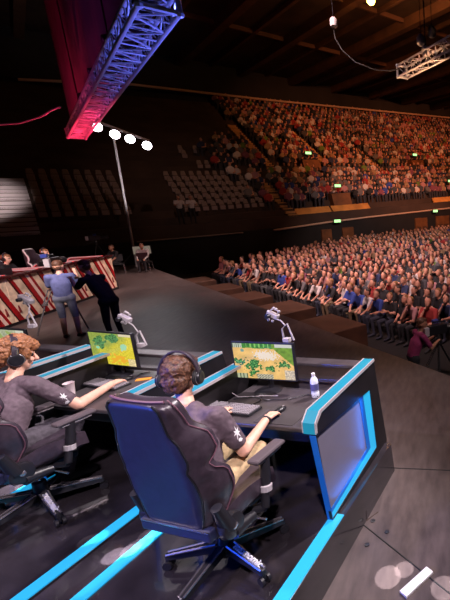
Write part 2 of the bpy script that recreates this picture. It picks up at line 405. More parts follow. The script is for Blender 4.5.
# panelled doors under the parapet rail
for k, (x0, x1, yt, yb) in enumerate(((321, 331, 226, 244), (342, 353, 224, 246), (415, 427, 215, 238), (436, 449, 213, 236))):
    v = lambda x, y: (lambda r: V((0, 0, HS)) + r*(28.4/((r.y-r.x)/S2)))(ray(x, y))
    a, b = v(x0, yt), v(x1, yt); ua, ub = (a.x+a.y)/S2, (b.x+b.y)/S2; zt = (a.z+b.z)/2 - .25
    mb = MB(); mb.prism([UV(ua, 28.38, FZ+.02), UV(ub, 28.38, FZ+.02), UV(ub, 28.5, FZ+.02), UV(ua, 28.5, FZ+.02)], [UV(ua, 28.38, zt), UV(ub, 28.38, zt), UV(ub, 28.5, zt), UV(ua, 28.5, zt)])
    d = tag(mb.build('door_%d' % (k+1), M['wood'] if k != 9 else M['wood']), kind='structure')
    um = (ua+ub)/2
    for du in (-.35, .35):
        mb = MB(); mb.box((0, 0, 0), (abs(ub-ua)*.3, .03, .5)); q = mb.build('door_panel', M['beam']); q.location = UV(um+du*abs(ub-ua)*.6, 28.36, zt-1.0); q.rotation_euler.z = PI/4; q['kind'] = 'structure'
# orange lit roofs between parapet and first row
for k, (ua, ub) in enumerate(((13.9, 16.6), (16.75, 20.1), (27.2, 31))):
    mb = MB(); h = lambda u: 1.0 + .0*u + (z0(u)-.95)
    A = [UV(ua, 28.7, z0(ua)-.45), UV(ub, 28.7, z0(ub)-.45), UV(ub, 29.1, z0(ub)+.0), UV(ua, 29.1, z0(ua)+.0)]
    mb.prism([p-V((0, 0, .18)) for p in A], A); tag(mb.build('trim_%d' % (70+k), M['orange']), kind='structure')
# stepped aisles up the stand
AISLES = [(15.05, 7, 17), (13.5, -1, 4), (20.3, 8, 16), (25.4, 5, 12), (30.5, 9, 16), (36, 3, 22), (42, 8, 22), (-.1, -1, 5)]
for k, (u, i0, i1) in enumerate(AISLES):
    mb = MB(); w = .36 if u > 0 else .8
    for i in range(i0, i1+1):
        for h in (0, 1):
            v0 = 29.25+.72*i+.36*h; z = z0(u)+.42*i+.06+.21*h
            mb.prism([UV(u-w, v0, z-.15), UV(u+w, v0, z-.15), UV(u+w, v0+.2, z-.15), UV(u-w, v0+.2, z-.15)], [UV(u-w, v0, z+.02), UV(u+w, v0, z+.02), UV(u+w, v0+.2, z+.02), UV(u-w, v0+.2, z+.02)])
    tag(mb.build('floor_aisle_steps', M['aisle'] if u > 0 else M['silver']), kind='structure')
# exit signs, each on the front of a stairwell opening
EX = [(307, 156, 'above the stairwell between the two upper aisles'), (415, 157, 'above the far upper stairwell'), (337, 190, 'at the middle of the stand just below its half height'),
      (337, 221, 'below the orange roofs by the parapet'), (435, 211, 'by the parapet nearest the far orange roof'), (449, 184, 'high at the picture edge beside the rows')]
def on_tier(x, y):
    best = None
    for i2 in range(-4, 50):
        i = i2/2
        for u2 in range(-24, 110):
            u = u2/2; p = proj(TP(i, u, 1.0)); e = (p[0]-x)**2+(p[1]-y)**2
            if best is None or e < best[0]: best = (e, i, u)
    return best[1], best[2]
VOM = []
for k, (x, y, lab) in enumerate(EX):
    if y < 200:
        i, u = on_tier(x, y); P0 = TP(i, u, 1.25)
        if k != 5:
            VOM.append((u, i-1.2))
            mb = MB()
            mb.prism([TP(i-1, u-.8, -.1), TP(i-1, u+.8, -.1), TP(i+.6, u+.8, -.6), TP(i+.6, u-.8, -.6)], [TP(i-1, u-.8, 1.1, .3), TP(i-1, u+.8, 1.1, .3), TP(i+.6, u+.8, .45), TP(i+.6, u-.8, .45)])
            tag(mb.build('wall_stairwell', M['wood']), kind='structure')
    else: P0 = (lambda r: V((0, 0, HS)) + r*(28.25/((r.y-r.x)/S2)))(ray(x, y))
    t = thing('exit_sign', 'small green-lit exit sign '+lab, 'exit sign', P0, PI/4)
    MB().box((0, 0, 0), (.6, .1, .26)).build('housing', M['black'], t); MB().box((0, -.06, 0), (.52, .03, .2)).build('lit_panel', M['exit'], t)
# small pale fixtures along the top of the stand
for k, (x, y) in enumerate(((224, 109), (308, 119), (336, 118), (377, 121), (418, 124))):
    P0 = (lambda r: V((0, 0, HS)) + r*(46.3/((r.y-r.x)/S2)))(ray(x, y))
    t = thing('wall_speaker', 'small pale boxy wall speaker above the last row, %s from the left' % ORD[k], 'speaker', P0, PI/4, 'wall speakers above the stand')
    MB().box((0, 0, 0), (.42, .3, .55)).build('cabinet', M['silver'], t, bevel=.03); MB().box((0, -.16, -.02), (.34, .02, .42)).build('grille', M['black_m'], t)
# ceiling bulb lamp
t = thing('ceiling_lamp', 'glowing orange round lamp hanging under the dark roof beams', 'lamp', atz(371, 2, 14.6))
MB().lathe([(.03, .35), (.3, .3), (.34, .1), (.3, .08)]).build('shade', M['black'], t, smooth=True); MB().ball((0, 0, .08), .26).build('bulb', M['bulb'], t, smooth=True)
MB().tube([(0, 0, .3), (0, 0, 1.6)], .02).build('hanging_rod', M['black'], t)

# ================================================================== BOOTHS
def booth_parts(root, led, ledd, cap, wallm, panm, platm, deskm):
    P = lambda x, a, z: (x, a, z)
    A0, A1 = .3, 3.5
    for nm in ('platform',):
        mb = MB()
        sec = [(-.918, 0), (-.918, PZ), (.68, PZ), (.70, 0)]
        mb.prism([P(x, A0, z) for x, z in sec], [P(x, A1, z) for x, z in sec]); pl = mb.build(nm, platm, root)
    for sx in (-1, 1):
        mb = MB(); a1 = 2.5
        sec = [(.676, PZ-.03), (.672, PZ+.008), (.575, PZ+.01), (.575, PZ-.005)]
        mb.prism([P(sx*x, A0, z) for x, z in sec], [P(sx*x, a1, z) for x, z in sec]); mb.build('floor_light_strip', led, pl)
    OUT = [(2.33, 1.08), (2.35, 1.16), (2.42, 1.21), (3.38, 1.22), (3.55, .3), (3.5, PZ-.05), (2.44, PZ-.03)]
    REC = [(2.345, 1.07), (3.25, .985), (3.3, .38), (2.425, PZ+.02)]
    INN = [(2.37, 1.07), (3.06, .965), (3.13, .47), (2.46, PZ+.1)]
    for sx in (-1, 1):
        xo, xi, xr = sx*.62, sx*.575, sx*.596
        # wall with a recess in its outer face
        mb = MB()
        out = [P(xo, a, z) for a, z in OUT]; inn = [P(xi, a, z) for a, z in OUT]
        n = len(OUT); vs = out+inn+[P(xo, a, z) for a, z in REC]+[P(xr, a, z) for a, z in REC]
        fs = [tuple(range(n, 2*n))] + [(i, (i+1) % n, n+(i+1) % n, n+i) for i in range(n)]
        r = 2*n
        fs += [(0, 1, 2, r), (2, 3, r+1, r), (3, 4, r+2, r+1), (4, 5, r+2), (5, 6, r+3, r+2), (6, 0, r, r+3)]
        fs += [(r+i, r+(i+1) % 4, r+4+(i+1) % 4, r+4+i) for i in range(4)]
        mb.add(vs, fs); w = mb.build('side_wall', wallm, root)
        mb = MB(); mb.add([P(xr+sx*.002, a, z) for a, z in [REC[0], (3.06, .998), INN[2], (2.46, PZ+.09)]], [(0, 1, 2, 3)])
        mb.add([P(xr+sx*.002-sx*.02, a, z) for a, z in [REC[0], (3.06, .998), INN[2], (2.46, PZ+.09)]], [(0, 1, 2, 3)])
        mb = MB(); q = [REC[0], (3.06, .998), (3.13, .47), (2.44, PZ+.09)]
        mb.prism([P(xr-sx*.01, a, z) for a, z in q], [P(xr+sx*.004, a, z) for a, z in q]); mb.build('side_panel', panm, w)
        # slanted light strip round the rear and the bottom of the recess
        mb = MB()
        o = [(3.25, .985), (3.3, .38), (2.43, PZ+.005)]; i_ = [(3.13, .99), (3.19, .44), (2.44, PZ+.06)]
        vs = [P(xo-sx*.004, a, z) for a, z in o]+[P(xo-sx*.012, a, z) for a, z in i_]+[P(xo-sx*.012, a, z) for a, z in o]+[P(xo-sx*.016, a, z) for a, z in i_]
        mb.add(vs, [(0, 1, 4, 3), (1, 2, 5, 4), (6, 9, 10, 7), (7, 10, 11, 8), (0, 3, 9, 6), (2, 8, 11, 5), (0, 6, 7, 1), (1, 7, 8, 2), (3, 4, 10, 9), (4, 5, 11, 10)])
        mb.build('light_strip', led, w)
        mb = MB()
        i2 = [(3.06, .995), (3.13, .47), (2.46, PZ+.09)]
        vs = [P(xo-sx*.012, a, z) for a, z in i_]+[P(xo-sx*.016, a, z) for a, z in i2]+[P(xo-sx*.018, a, z) for a, z in i_]+[P(xo-sx*.022, a, z) for a, z in i2]
        mb.add(vs, [(0, 1, 4, 3), (1, 2, 5, 4), (6, 9, 10, 7), (7, 10, 11, 8), (0, 3, 9, 6), (2, 8, 11, 5), (0, 6, 7, 1), (1, 7, 8, 2), (3, 4, 10, 9), (4, 5, 11, 10)])
        mb.build('inner_light_strip', ledd, w)
        mb = MB(); mb.prism([P(xi, 2.325, 1.07), P(xo, 2.325, 1.07), P(xo, 2.43, PZ), P(xi, 2.43, PZ)], [P(xi, 2.332, 1.07), P(xo, 2.332, 1.07), P(xo, 2.437, PZ), P(xi, 2.437, PZ)]); mb.build('front_edge_strip', ledd, w)
        # cap: front lip, slope, top
        mb = MB(); pr = [(2.32, 1.085), (2.325, 1.165), (2.40, 1.225), (3.37, 1.235), (3.37, 1.21), (2.42, 1.20), (2.345, 1.15), (2.34, 1.085)]
        mb.prism([P(sx*.535, a, z) for a, z in pr], [P(sx*.63, a, z) for a, z in pr]); mb.build('cap_strip', cap, w)
        mb = MB()
        for xx in (.53, .628): mb.prism([P(sx*xx-.004, a, z+.004) for a, z in pr], [P(sx*xx+.004, a, z+.004) for a, z in pr])
        mb.build('cap_edging', M['silver'], w)
    # back panel and ledges
    mb = MB(); mb.box((0, 3.36, .62), (1.06, .05, .72)); bk = mb.build('back_panel', wallm, root)
    MB().box((0, 3.35, 1.18), (1.06, .14, .035)).build('back_ledge', deskm, bk, bevel=.01)
    MB().box((0, 3.28, 1.05), (1.06, .07, .03)).build('back_shelf', deskm, bk, bevel=.005)
    mb = MB(); mb.box((0, 2.93, .975), (1.06, .82, .035)); mb.build('desk_top', deskm, root, bevel=.008)
    MB().box((0, 2.60, .9), (1.06, .03, .11)).build('desk_rail', wallm, root)
BL = [-2.14, -3.76, -5.38]
BLAB = ['black gaming booth with cyan light strips nearest the stage edge, with open grey side panel', 'black gaming booth with cyan light strips holding the ginger player, middle of the row',
        'black gaming booth with cyan light strips at the picture edge beyond the ginger player']
b0 = thing('gaming_booth', BLAB[0], 'gaming booth', LA(BL[0], 0, 0), -TH, 'blue-lit gaming booths')
booth_parts(b0, M['led'], M['led_dark'], M['led_top'], M['boothwall'], M['panel'], M['platform'], M['desk'])
for k in (1, 2):
    c = copy_tree(b0, None, BLAB[k]); c.location = LA(BL[k], 0, 0)

# ================================================================== GAMING CHAIR
def slab(w_of, y_of, th, wing, hgt, n=14, k=14, split=.62, flat=.72):
    """lofted shell: t up the back, s across; returns MB with rear centre in slot 1"""
    mb = MB(); ring = []
    m2 = 2*k
    for it in range(n+1):
        t = it/n; w = w_of(t); wg = wing(t); rr = []
        rnd = 1.0
        for j in range(k+1):
            s = -1+2*j/k; rr.append((s*w, y_of(t)+wg*max(0, (abs(s)-flat)/(1-flat))**1.6-th*.5, t*hgt))
        for j in range(k+1):
            s = 1-2*j/k; rr.append((s*(w-.012), y_of(t)+wg*abs(s)**2.2*.92+th*.5+.012, t*hgt))
        ring.append(rr)
    N = len(ring[0]); vs = [p for r in ring for p in r]; fs = []; mi = []
    for it in range(n):
        for j in range(N):
            fs.append((it*N+j, it*N+(j+1) % N, (it+1)*N+(j+1) % N, (it+1)*N+j))
            s = -1+2*(j+.5)/k
            mi.append(1 if (j < k and abs(s) < split) else 0)
    fs += [tuple(range(N))[::-1], tuple(range(n*N, (n+1)*N))]; mi += [0, 0]
    mb.v = vs; mb.f = fs; mb.m = mi; return mb
def interp(tab):
    def f(t):
        for (a, x), (b, y) in zip(tab, tab[1:]):
            if t <= b:
                q = (t-a)/(b-a); q = q*q*(3-2*q); return x+(y-x)*q
        return tab[-1][1]
    return f
def make_chair(label, recline=.12, logo=True, pip=None, pr=.0035):
    pip = pip or M['piping']
    t = thing('gaming_chair', label, 'gaming chair', (0, 0, 0), 0, 'gaming chairs in the booths')
    # backrest
    w = interp([(0, .225), (.1, .26), (.3, .295), (.44, .285), (.5, .262), (.57, .285), (.68, .265), (.8, .215), (.95, .21), (1, .175)])
    wing = interp([(0, .06), (.2, .15), (.38, .14), (.49, .06), (.58, .12), (.68, .12), (.82, .05), (1, .02)])
    mb = slab(w, lambda t: 0, .085, wing, .81, n=26, k=18, split=.8)
    mb.v = [V(p) for p in mb.v]
    R = Matrix.Rotation(recline, 4, 'X'); T = Matrix.Translation((0, -.25, .50)) @ R
    mb.v = [T @ p for p in mb.v]
    bk = mb.build('backrest', [M['leather'], M['chair_bluelit']], t, smooth=True)
    ss = bk.modifiers.new('s', 'SUBSURF'); ss.levels = 1; ss.render_levels = 1
    for sx in (-1, 1):                                          # piping along the seam between shell and wings
        pts = [T @ V((sx*.8*w(i/24), wing(i/24)*.14-.042, i/24*.81)) for i in range(25)]
        MB().tube(pts, .006, n=6).build('piping', M['black'], bk, smooth=True)
        pts = [T @ V((sx*(w(i/24)-.004), wing(i/24)+.0, i/24*.81)) for i in range(25)]
        MB().tube(pts, pr, n=6).build('piping', pip, bk, smooth=True)
    pts = [T @ V((w(1)*s, wing(1)*abs(s)**2.6-.02, .813)) for s in [x/8-1 for x in range(17)]]
    MB().tube(pts, max(.007, pr), n=6).build('piping', pip, bk, smooth=True)
    # bracket bar across the foot of the back
    mb = MB(); mb.box((0, -.275, .485), (.49, .05, .075)); mb.build('back_bracket', M['chair_bluelit'], t, bevel=.012)
    MB().box((0, -.302, .517), (.47, .004, .01)).build('bracket_edge', M['steel'], t)
    # seat
    mb = slab(interp([(0, .24), (.3, .27), (.8, .265), (1, .23)]), lambda t: 0, .09, interp([(0, .05), (.4, .085), (.85, .05), (1, .02)]), .5, n=14, k=16)
    Ts = Matrix.Translation((0, -.24, .45)) @ Matrix.Rotation(-PI/2+.05, 4, 'X') @ Matrix.Rotation(PI, 4, 'Z')
    mb.v = [Ts @ V(p) for p in mb.v]; mb.m = [0]*len(mb.m)
    st = mb.build('seat', [M['leather']], t, smooth=True)
    MB().box((0, 0, .385), (.34, .4, .04)).build('seat_frame', M['black'], t, bevel=.01)
    MB().box((0, -.02, .35), (.2, .3, .05)).build('mechanism', M['black'], t, bevel=.015)
    MB().tube([(.08, .02, .35), (.3, .05, .33)], .008).build('tilt_lever', M['steel'], t)
    # hinge covers with recline lever on the one side
    for sx in (-1, 1):
        mb = MB(); T2 = Matrix.Translation((sx*.28, -.19, .49)) @ Matrix.Rotation(PI/2, 4, 'Y')
        mb.lathe([(.02, -.03), (.072, -.026), (.08, 0), (.072, .026), (.06, .03), (.02, .03)], 24, T=T2)
        mb.tube([(sx*.28, -.21, .5), (sx*.285, -.265, .66)], [.045, .03], n=10)
        mb.tube([(sx*.275, -.18, .43), (sx*.275, -.02, .41)], [.045, .03], n=10)
        h = mb.build('hinge_cover', M['black'], t, smooth=True)
        MB().lathe([(.018, 0), (.02, .004), (.014, .008)], 14, T=Matrix.Translation((sx*.31, -.19, .49)) @ Matrix.Rotation(sx*PI/2, 4, 'Y')).build('hinge_bolt', M['steel'], h, smooth=True)
    # armrests
    for sx in (-1, 1):
        mb = MB(); mb.box((0, 0, 0), (.085, .27, .03)); pad = mb.build('armrest', mat('armrest_grey', (.1, .08, .09), .3), t, bevel=.014); pad.location = (sx*.24, .20, .70)
        MB().box((0, 0, -.022), (.06, .2, .015)).build('pad_plate', M['silver'], pad, bevel=.004)
        mb = MB(); mb.tube([(sx*.245, .17, .69), (sx*.265, .12, .50)], [.03, .034], n=10); mb.tube([(sx*.275, .11, .52), (sx*.29, .07, .40)], [.024, .026], n=10)
        mb.tube([(sx*.29, .07, .395), (sx*.1, 0, .37)], .024, n=8)
        p = mb.build('armrest_post', M['black'], t, smooth=True)
        MB().tube([(sx*.275, .115, .525), (sx*.277, .11, .49)], .037, n=12).build('post_collar', M['silver'], p)
    # column and star base
    mb = MB(); mb.tube([(0, 0, .33), (0, 0, .2)], .022); mb.build('gas_cylinder', M['steel'], t, smooth=True)
    MB().lathe([(.03, .24), (.042, .23), (.045, .13), (.055, .12), (.06, .07), (.04, .06)], 20).build('column_hub', M['black'], t, smooth=True)
    for q in range(5):
        a = math.radians(-14+72*q); dx, dy = math.cos(a), math.sin(a); px, py = -dy, dx
        mb = MB()
        def rg(r, w, zt, zb): return [(dx*r+px*w, dy*r+py*w, zb), (dx*r-px*w, dy*r-py*w, zb), (dx*r-px*w*.6, dy*r-py*w*.6, zt), (dx*r+px*w*.6, dy*r+py*w*.6, zt)]
        mb.prism(rg(.04, .032, .15, .09), rg(.37, .02, .1, .062)); leg = mb.build('base_leg', M['black'], t, bevel=.006)
        mb = MB()
        for sg in (-1, 1): mb.tube([(dx*.05+px*.024*sg, dy*.05+py*.024*sg, .148), (dx*.36+px*.015*sg, dy*.36+py*.015*sg, .102)], .008, n=6)
        mb.build('leg_edge', M['steel'], leg)
        mb = MB()
        for sg in (-1, 1): mb.tube([(dx*.36+px*.012*sg, dy*.36+py*.012*sg, .028), (dx*.36+px*.03*sg, dy*.36+py*.03*sg, .028)], .028, n=14)
        mb.tube([(dx*.36, dy*.36, .08), (dx*.36, dy*.36, .03)], .012, n=8)
        mb.build('caster', M['black'], leg)
        if q == 0 and logo:
            cu = bpy.data.curves.new('leg_lettering', 'FONT'); cu.body = 'maxnomic'; cu.size = .06; cu.extrude = .006; cu.materials.append(M['white']); cu.align_x = 'CENTER'; cu.align_y = 'CENTER'
            lo = bpy.data.objects.new('tmp', cu); C.objects.link(lo); dg = bpy.context.evaluated_depsgraph_get(); dg.update(); lm = bpy.data.meshes.new_from_object(lo.evaluated_get(dg)); bpy.data.objects.remove(lo); lo = obj('leg_lettering', lm, leg)
            xx = V((dx, dy, -.16)).normalized(); yy = V((px, py, 0)); zz = xx.cross(yy)
            mm = Matrix((xx, yy, zz)).transposed().to_4x4(); mm.translation = (dx*.23, dy*.23, .142); lo.matrix_local = mm
    return t
ch3 = make_chair('dark leather gaming chair with glossy dark shell back coloured as blue-lit, carrying the brown-haired player')
ch3.location = LA(-2.05, 1.97, PZ); ch3.rotation_euler.z = math.radians(-16); ch3.scale = (1.04, 1.04, 1.04)
ch2 = copy_tree(ch3, None, 'dark leather gaming chair with dark shell back coloured as blue-lit, carrying the ginger-haired player')
ch2.location = LA(-3.93, 2.15, PZ); ch2.rotation_euler.z = -math.radians(20)

# ================================================================== DESK THINGS
def paint3(x, y):                                               # x, y in 0..1 from top left; a sandy battle map with game bars
    n = noise.noise(V((x*9, y*6, 1))); n2 = noise.noise(V((x*40, y*26, 3))); n3 = noise.noise(V((x*18, y*12, 8)))
    c = V((.80, .50, .16))*(1+.25*n) + V((.08, .05, .0))*n2
    if y < .13+.03*n: c = V((.05, .22, .03))*(1+n3)
    d = math.hypot((x-.55)/.2, (y-.34)/.13)
    if d+n2*.9 < .95: c = V((.85, .72, .6))
    if y < .75-.9*abs(1-x)*1.0 and x > .66 and y < (x-.6)*1.5: c = V((.16, .3, .03))*(1+.5*n3)
    for cx, cy, rx, ry in ((.32, .62, .17, .2), (.1, .52, .1, .1), (.62, .7, .1, .1), (.84, .56, .13, .1), (.3, .85, .07, .1)):
        if math.hypot((x-cx)/rx, (y-cy)/ry)+n3*.9+n2*.5 < .8: c = V((.04, .2, .05))*(1+1.2*n2) if n2 < .2 else V((.2, .5, .12))
    if x > .84 and y > .72: c = V((.6, .5, .38))*(1+.7*n2)
    if .36 < x < .64 and y > .86: c = V((.55, .5, .36)) if (int(x*60)+int(y*50)) % 3 else V((.08, .1, .06))
    if x < .2 and y > .86: c = V((.45, .48, .3)) if int(x*50) % 3 else V((.05, .1, .05))
    if x < .16 and y < .12: c = V((.55, .6, .5)) if int(x*60) % 2 else V((.15, .2, .1))
    if x > .72 and y < .09: c = V((.6, .6, .55))
    if .24 < x < .62 and y < .1 and int(x*40) % 3 == 0: c = V((.25, .55, .12))
    if math.hypot(x-.16, (y-.2)*.6) < .03: c = V((.2, .35, .3))
    return c
def paint2(x, y):                                               # a green and yellow map
    n = noise.noise(V((x*6, y*5, 11))); n2 = noise.noise(V((x*30, y*22, 13))); n3 = noise.noise(V((x*13, y*10, 18)))
    g = V((.28, .36, .06)); yl = V((.72, .6, .04))
    k = max(0, min(1, .5+1.6*(y-.55)+1.3*(x-.35)+.5*n)); c = g.lerp(yl, k)*(1+.3*n2)
    for cx, cy, rx, ry in ((.24, .3, .16, .22), (.55, .16, .16, .16)):
        if math.hypot((x-cx)/rx, (y-cy)/ry)+n3*.8 < .9: c = V((.07, .22, .06))*(1+n2)
    if math.hypot((x-.78)/.09, (y-.42)/.1)+n3*.6 < .9: c = V((.35, .65, .4))
    if math.hypot((x-.17)/.05, (y-.48)/.05) < .9: c = V((.25, .65, .4))
    if math.hypot((x-.6)/.3, (y-.8)/.2)+n3 < .6: c = V((.85, .42, .03))
    if x > .84 and y > .78: c = V((.75, .6, .3))*(1+.5*n2)
    if x > .72 and y < .08: c = V((.7, .6, .4))
    if x < .13 and y > .88: c = V((.7, .66, .5))
    return c
def paint1(x, y):
    n = noise.noise(V((x*7, y*6, 21))); n2 = noise.noise(V((x*30, y*22, 23)))
    c = V((.42, .45, .3))*(1+.4*n+.3*n2)
    if n > .15: c = V((.3, .38, .12))
    if x > .8 and y < .5: c = V((.6, .6, .5))
    return c
def make_monitor(label, paint, loc, rz, W=.62, H=.36, cam_flip=1):
    t = thing('monitor', label, 'monitor', loc, rz)
    zb = .11
    bz = MB(); bz.box((0, .0, zb+H/2), (W, .03, H)); o = bz.build('bezel', M['black'], t, bevel=.005)
    MB().box((0, .025, zb+H*.5), (W*.6, .03, H*.6)).build('rear_housing', M['black'], t, bevel=.01)
    nx, ny = 110, 66; mb = MB(); w, h = W-.03, H-.03
    vs = [(-w/2+w*i/nx, -.0165, zb+.018+h*(1-j/ny)-.003) for j in range(ny+1) for i in range(nx+1)]
    fs = [(j*(nx+1)+i, j*(nx+1)+i+1, (j+1)*(nx+1)+i+1, (j+1)*(nx+1)+i) for j in range(ny) for i in range(nx)]
    me = bpy.data.meshes.new('screen'); me.from_pydata(vs, [], fs); me.materials.append(M['screen'])
    at = me.color_attributes.new('Col', 'FLOAT_COLOR', 'CORNER'); cols = np.ones((len(fs)*4, 4), 'f')
    for j in range(ny):
        for i in range(nx):
            c = paint((i+.5)/nx, (j+.5)/ny); q = (j*nx+i)*4; cols[q:q+4, :3] = [max(0, c[0]), max(0, c[1]), max(0, c[2])]
    at.data.foreach_set('color', cols.ravel()); obj('screen', me, t)
    MB().tube([(0, .045, .01), (0, .045, zb+.14)], .022, n=10).build('stand_column', M['black'], t, smooth=True)
    MB().lathe([(.11, 0), (.12, .004), (.1, .014), (.03, .018)], 28).build('stand_foot', M['black'], t, smooth=True)
    return t
DZ = .9925
make_monitor('monitor showing a sandy yellow battle map in front of the brown-haired player', paint3, LA(-2.43, 3.08, DZ), -TH+.02)
make_monitor('monitor showing a green and yellow map beside the ginger-haired player', paint2, LA(-4.24, 3.18, DZ), -TH-.08)
make_monitor('pale lit monitor at the picture edge behind the ginger hair', paint1, LA(-5.62, 3.16, DZ), -TH-.04)
def make_keyboard(label, loc, rz):
    t = thing('keyboard', label, 'keyboard', loc, rz)
    MB().box((0, 0, .012), (.46, .16, .02)).build('keyboard_case', M['black'], t, bevel=.006)
    mb = MB()
    for r in range(6):
        for c in range(21):
            if r == 5 and 4 <= c <= 8: continue
            if (r == 0 and c in (1, 6)): continue
            mb.box((-.21+c*.021, -.06+(5-r)*.0235, .027), (.0145, .0165, .011))
        if r == 5: mb.box((-.21+6*.021, -.06, .027), (.1, .0165, .011))
    mb.build('keycaps', M['key'], t)
    MB().tube([(.1, .08, .01), (.12, .18, .006), (.05, .3, .006), (.1, .36, .006)], .004, n=6).build('cable', M['black'], t)
    return t
make_keyboard('black keyboard under the left hand of the brown-haired player', LA(-2.5, 2.70, DZ), -TH-.05)
make_keyboard('black keyboard in front of the ginger-haired player', LA(-4.12, 2.95, DZ), -TH-.1)
for lab, l, a in (('dark mouse pad at the front desk corner under the right hand of the brown-haired player', -2.02, 2.69), ('dark mouse pad beside the keyboard of the ginger-haired player', -3.93, 2.98)):
    mb = MB().box((0, 0, .002), (.34, .28, .004)); tag(mb.build('mouse_pad', mat('pad_cloth', (.05, .042, .046), .7), None, loc=LA(l, a, DZ), rz=-TH), lab, 'mouse pad')
MP = []
for lab, p in (('black mouse under the right hand of the brown-haired player', (-2.08, 2.74)), ('black mouse under the right hand of the ginger-haired player', (-4.03, 3.09))):
    mb = MB(); mb.ball((0, 0, .012), (.031, .058, .024), n=16); mb.v = [(x, y, max(0, z)) for x, y, z in [tuple(q) for q in mb.v]]
    t = thing('mouse', lab, 'mouse', LA(p[0], p[1], DZ+.004), -TH-.2); mb.build('mouse_body', M['black'], t, smooth=True)
    MB().box((0, .035, .03), (.006, .02, .008)).build('scroll_wheel', M['silver'], t)
# water bottle
t = thing('water_bottle', 'clear plastic water bottle standing behind the right monitor near the cyan cap', 'bottle', LA(-1.93, 3.03, DZ))
MB().lathe([(.028, 0), (.034, .006), (.034, .05), (.031, .056), (.034, .062), (.034, .14), (.031, .165), (.02, .185), (.0135, .195), (.0135, .205)], 20).build('bottle_body', M['bottle'], t, smooth=True)
MB().lathe([(.0348, .07), (.0348, .13)], 20).build('bottle_label', M['water_label'], t, smooth=True)
MB().lathe([(.015, .2), (.0155, .222), (.012, .224)], 16).build('bottle_cap', M['white'], t)
# cup
t = thing('paper_cup', 'pale pinkish cup standing on the desk before the ginger-haired player', 'cup', LA(-4.27, 2.74, DZ))
MB().lathe([(.03, 0), (.043, .11), (.045, .112), (.041, .11), (.028, .006)], 22).build('cup_body', M['cup'], t, smooth=True)
# small things on the desks
t = tag(MB().box((0, 0, .006), (.13, .06, .012)).build('folded_cloth', mat('orange_cloth', (.7, .28, .03), .8), None, loc=LA(-3.87, 3.12, DZ), rz=.3, bevel=.004), 'small orange folded cloth at the right hand of the ginger-haired player', 'cloth')
for lab, pts in (('looped monitor cable lying behind the right keyboard', [(-2.62, 2.86), (-2.48, 2.93), (-2.3, 2.89), (-2.14, 2.94), (-2.02, 3.05), (-1.86, 3.0)]),
                 ('thin cable curling on the desk under the right monitor', [(-2.75, 2.98), (-2.6, 2.9), (-2.42, 2.95), (-2.22, 3.0)])):
    P_ = [LA(l, a, DZ+.012) for l, a in pts]; fine = []
    for i in range(len(P_)-1): fine += [P_[i].lerp(P_[i+1], q/4) + V((0, 0, .004*math.sin(q+i))) for q in range(4)]
    mb = MB().tube(fine, .0045, n=6); tag(mb.build('desk_cable', M['black'] if 'looped' in lab else M['silver'], smooth=True), lab, 'cable')
# webcams on arms above the monitors
def webcam(label, base, head, sc_=1):
    t = thing('webcam_rig', label, 'camera', base, -TH)
    R = Matrix.Rotation(TH, 3, 'Z'); h = R @ (V(head)-V(base))
    MB().box((0, 0, 0), (.06, .05, .04)).build('clamp', M['silver'], t, bevel=.006)
    mb = MB(); mb.tube([(-.03, 0, 0), (-.035, 0, .1), (.02, 0, .15), (.07, 0, .0)], .008, n=8); mb.build('arm_strut', M['silver'], t, smooth=True)
    mb = MB(); mb.tube([(0, 0, .13), h*.6+V((.03, 0, .04)), h-V((0, 0, .03))], .006, n=8); mb.build('arm_link', M['silver'], t, smooth=True)
    mb = MB(); Tm = Matrix.Translation(h) @ Matrix.Rotation(.4, 4, 'Y')
    mb.box((0, 0, 0), (.09*sc_, .05, .045), T=Tm); q = mb.build('camera_body', M['silver'], t, bevel=.008)
    MB().lathe([(.018, 0), (.022, .01), (.02, .04), (.014, .042)], 14, T=Matrix.Translation(h+V((-.02, -.03, 0))) @ Matrix.Rotation(PI/2, 4, 'X')).build('lens', M['black'], q)
    mb = MB()
    for dx, dz in ((-.06, -.05), (-.02, -.06), (.03, .05), (.055, .03), (-.05, .03), (.01, .06)):
        mb.ball(h+V((dx, .01, dz)), .014, n=8)
    mb.tube([h+V((-.06, .01, -.05)), h+V((-.05, .01, .03)), h+V((.01, .01, .06)), h+V((.055, .01, .03))], .006, n=6)
    mb.build('mount_knobs', M['silver'], q, smooth=True)
    return t
def ontop(x, y, a):                                            # point on the booth plane a under a pixel
    r = ray(x, y); n = V((math.sin(TH), math.cos(TH), 0)); return V((0, 0, HS)) + r*(a/r.dot(n))
webcam('silver webcam on a bent arm above the right monitor', ontop(287, 340, 3.12), ontop(273, 315, 3.2), 1.2)
webcam('silver webcam on an arm above the green map monitor', ontop(141, 345, 3.2), ontop(125, 318, 3.3), 1.5)
webcam('silver webcam on an arm over the pale monitor at the picture edge', ontop(32, 326, 3.2), ontop(26, 299, 3.3), 1.9)

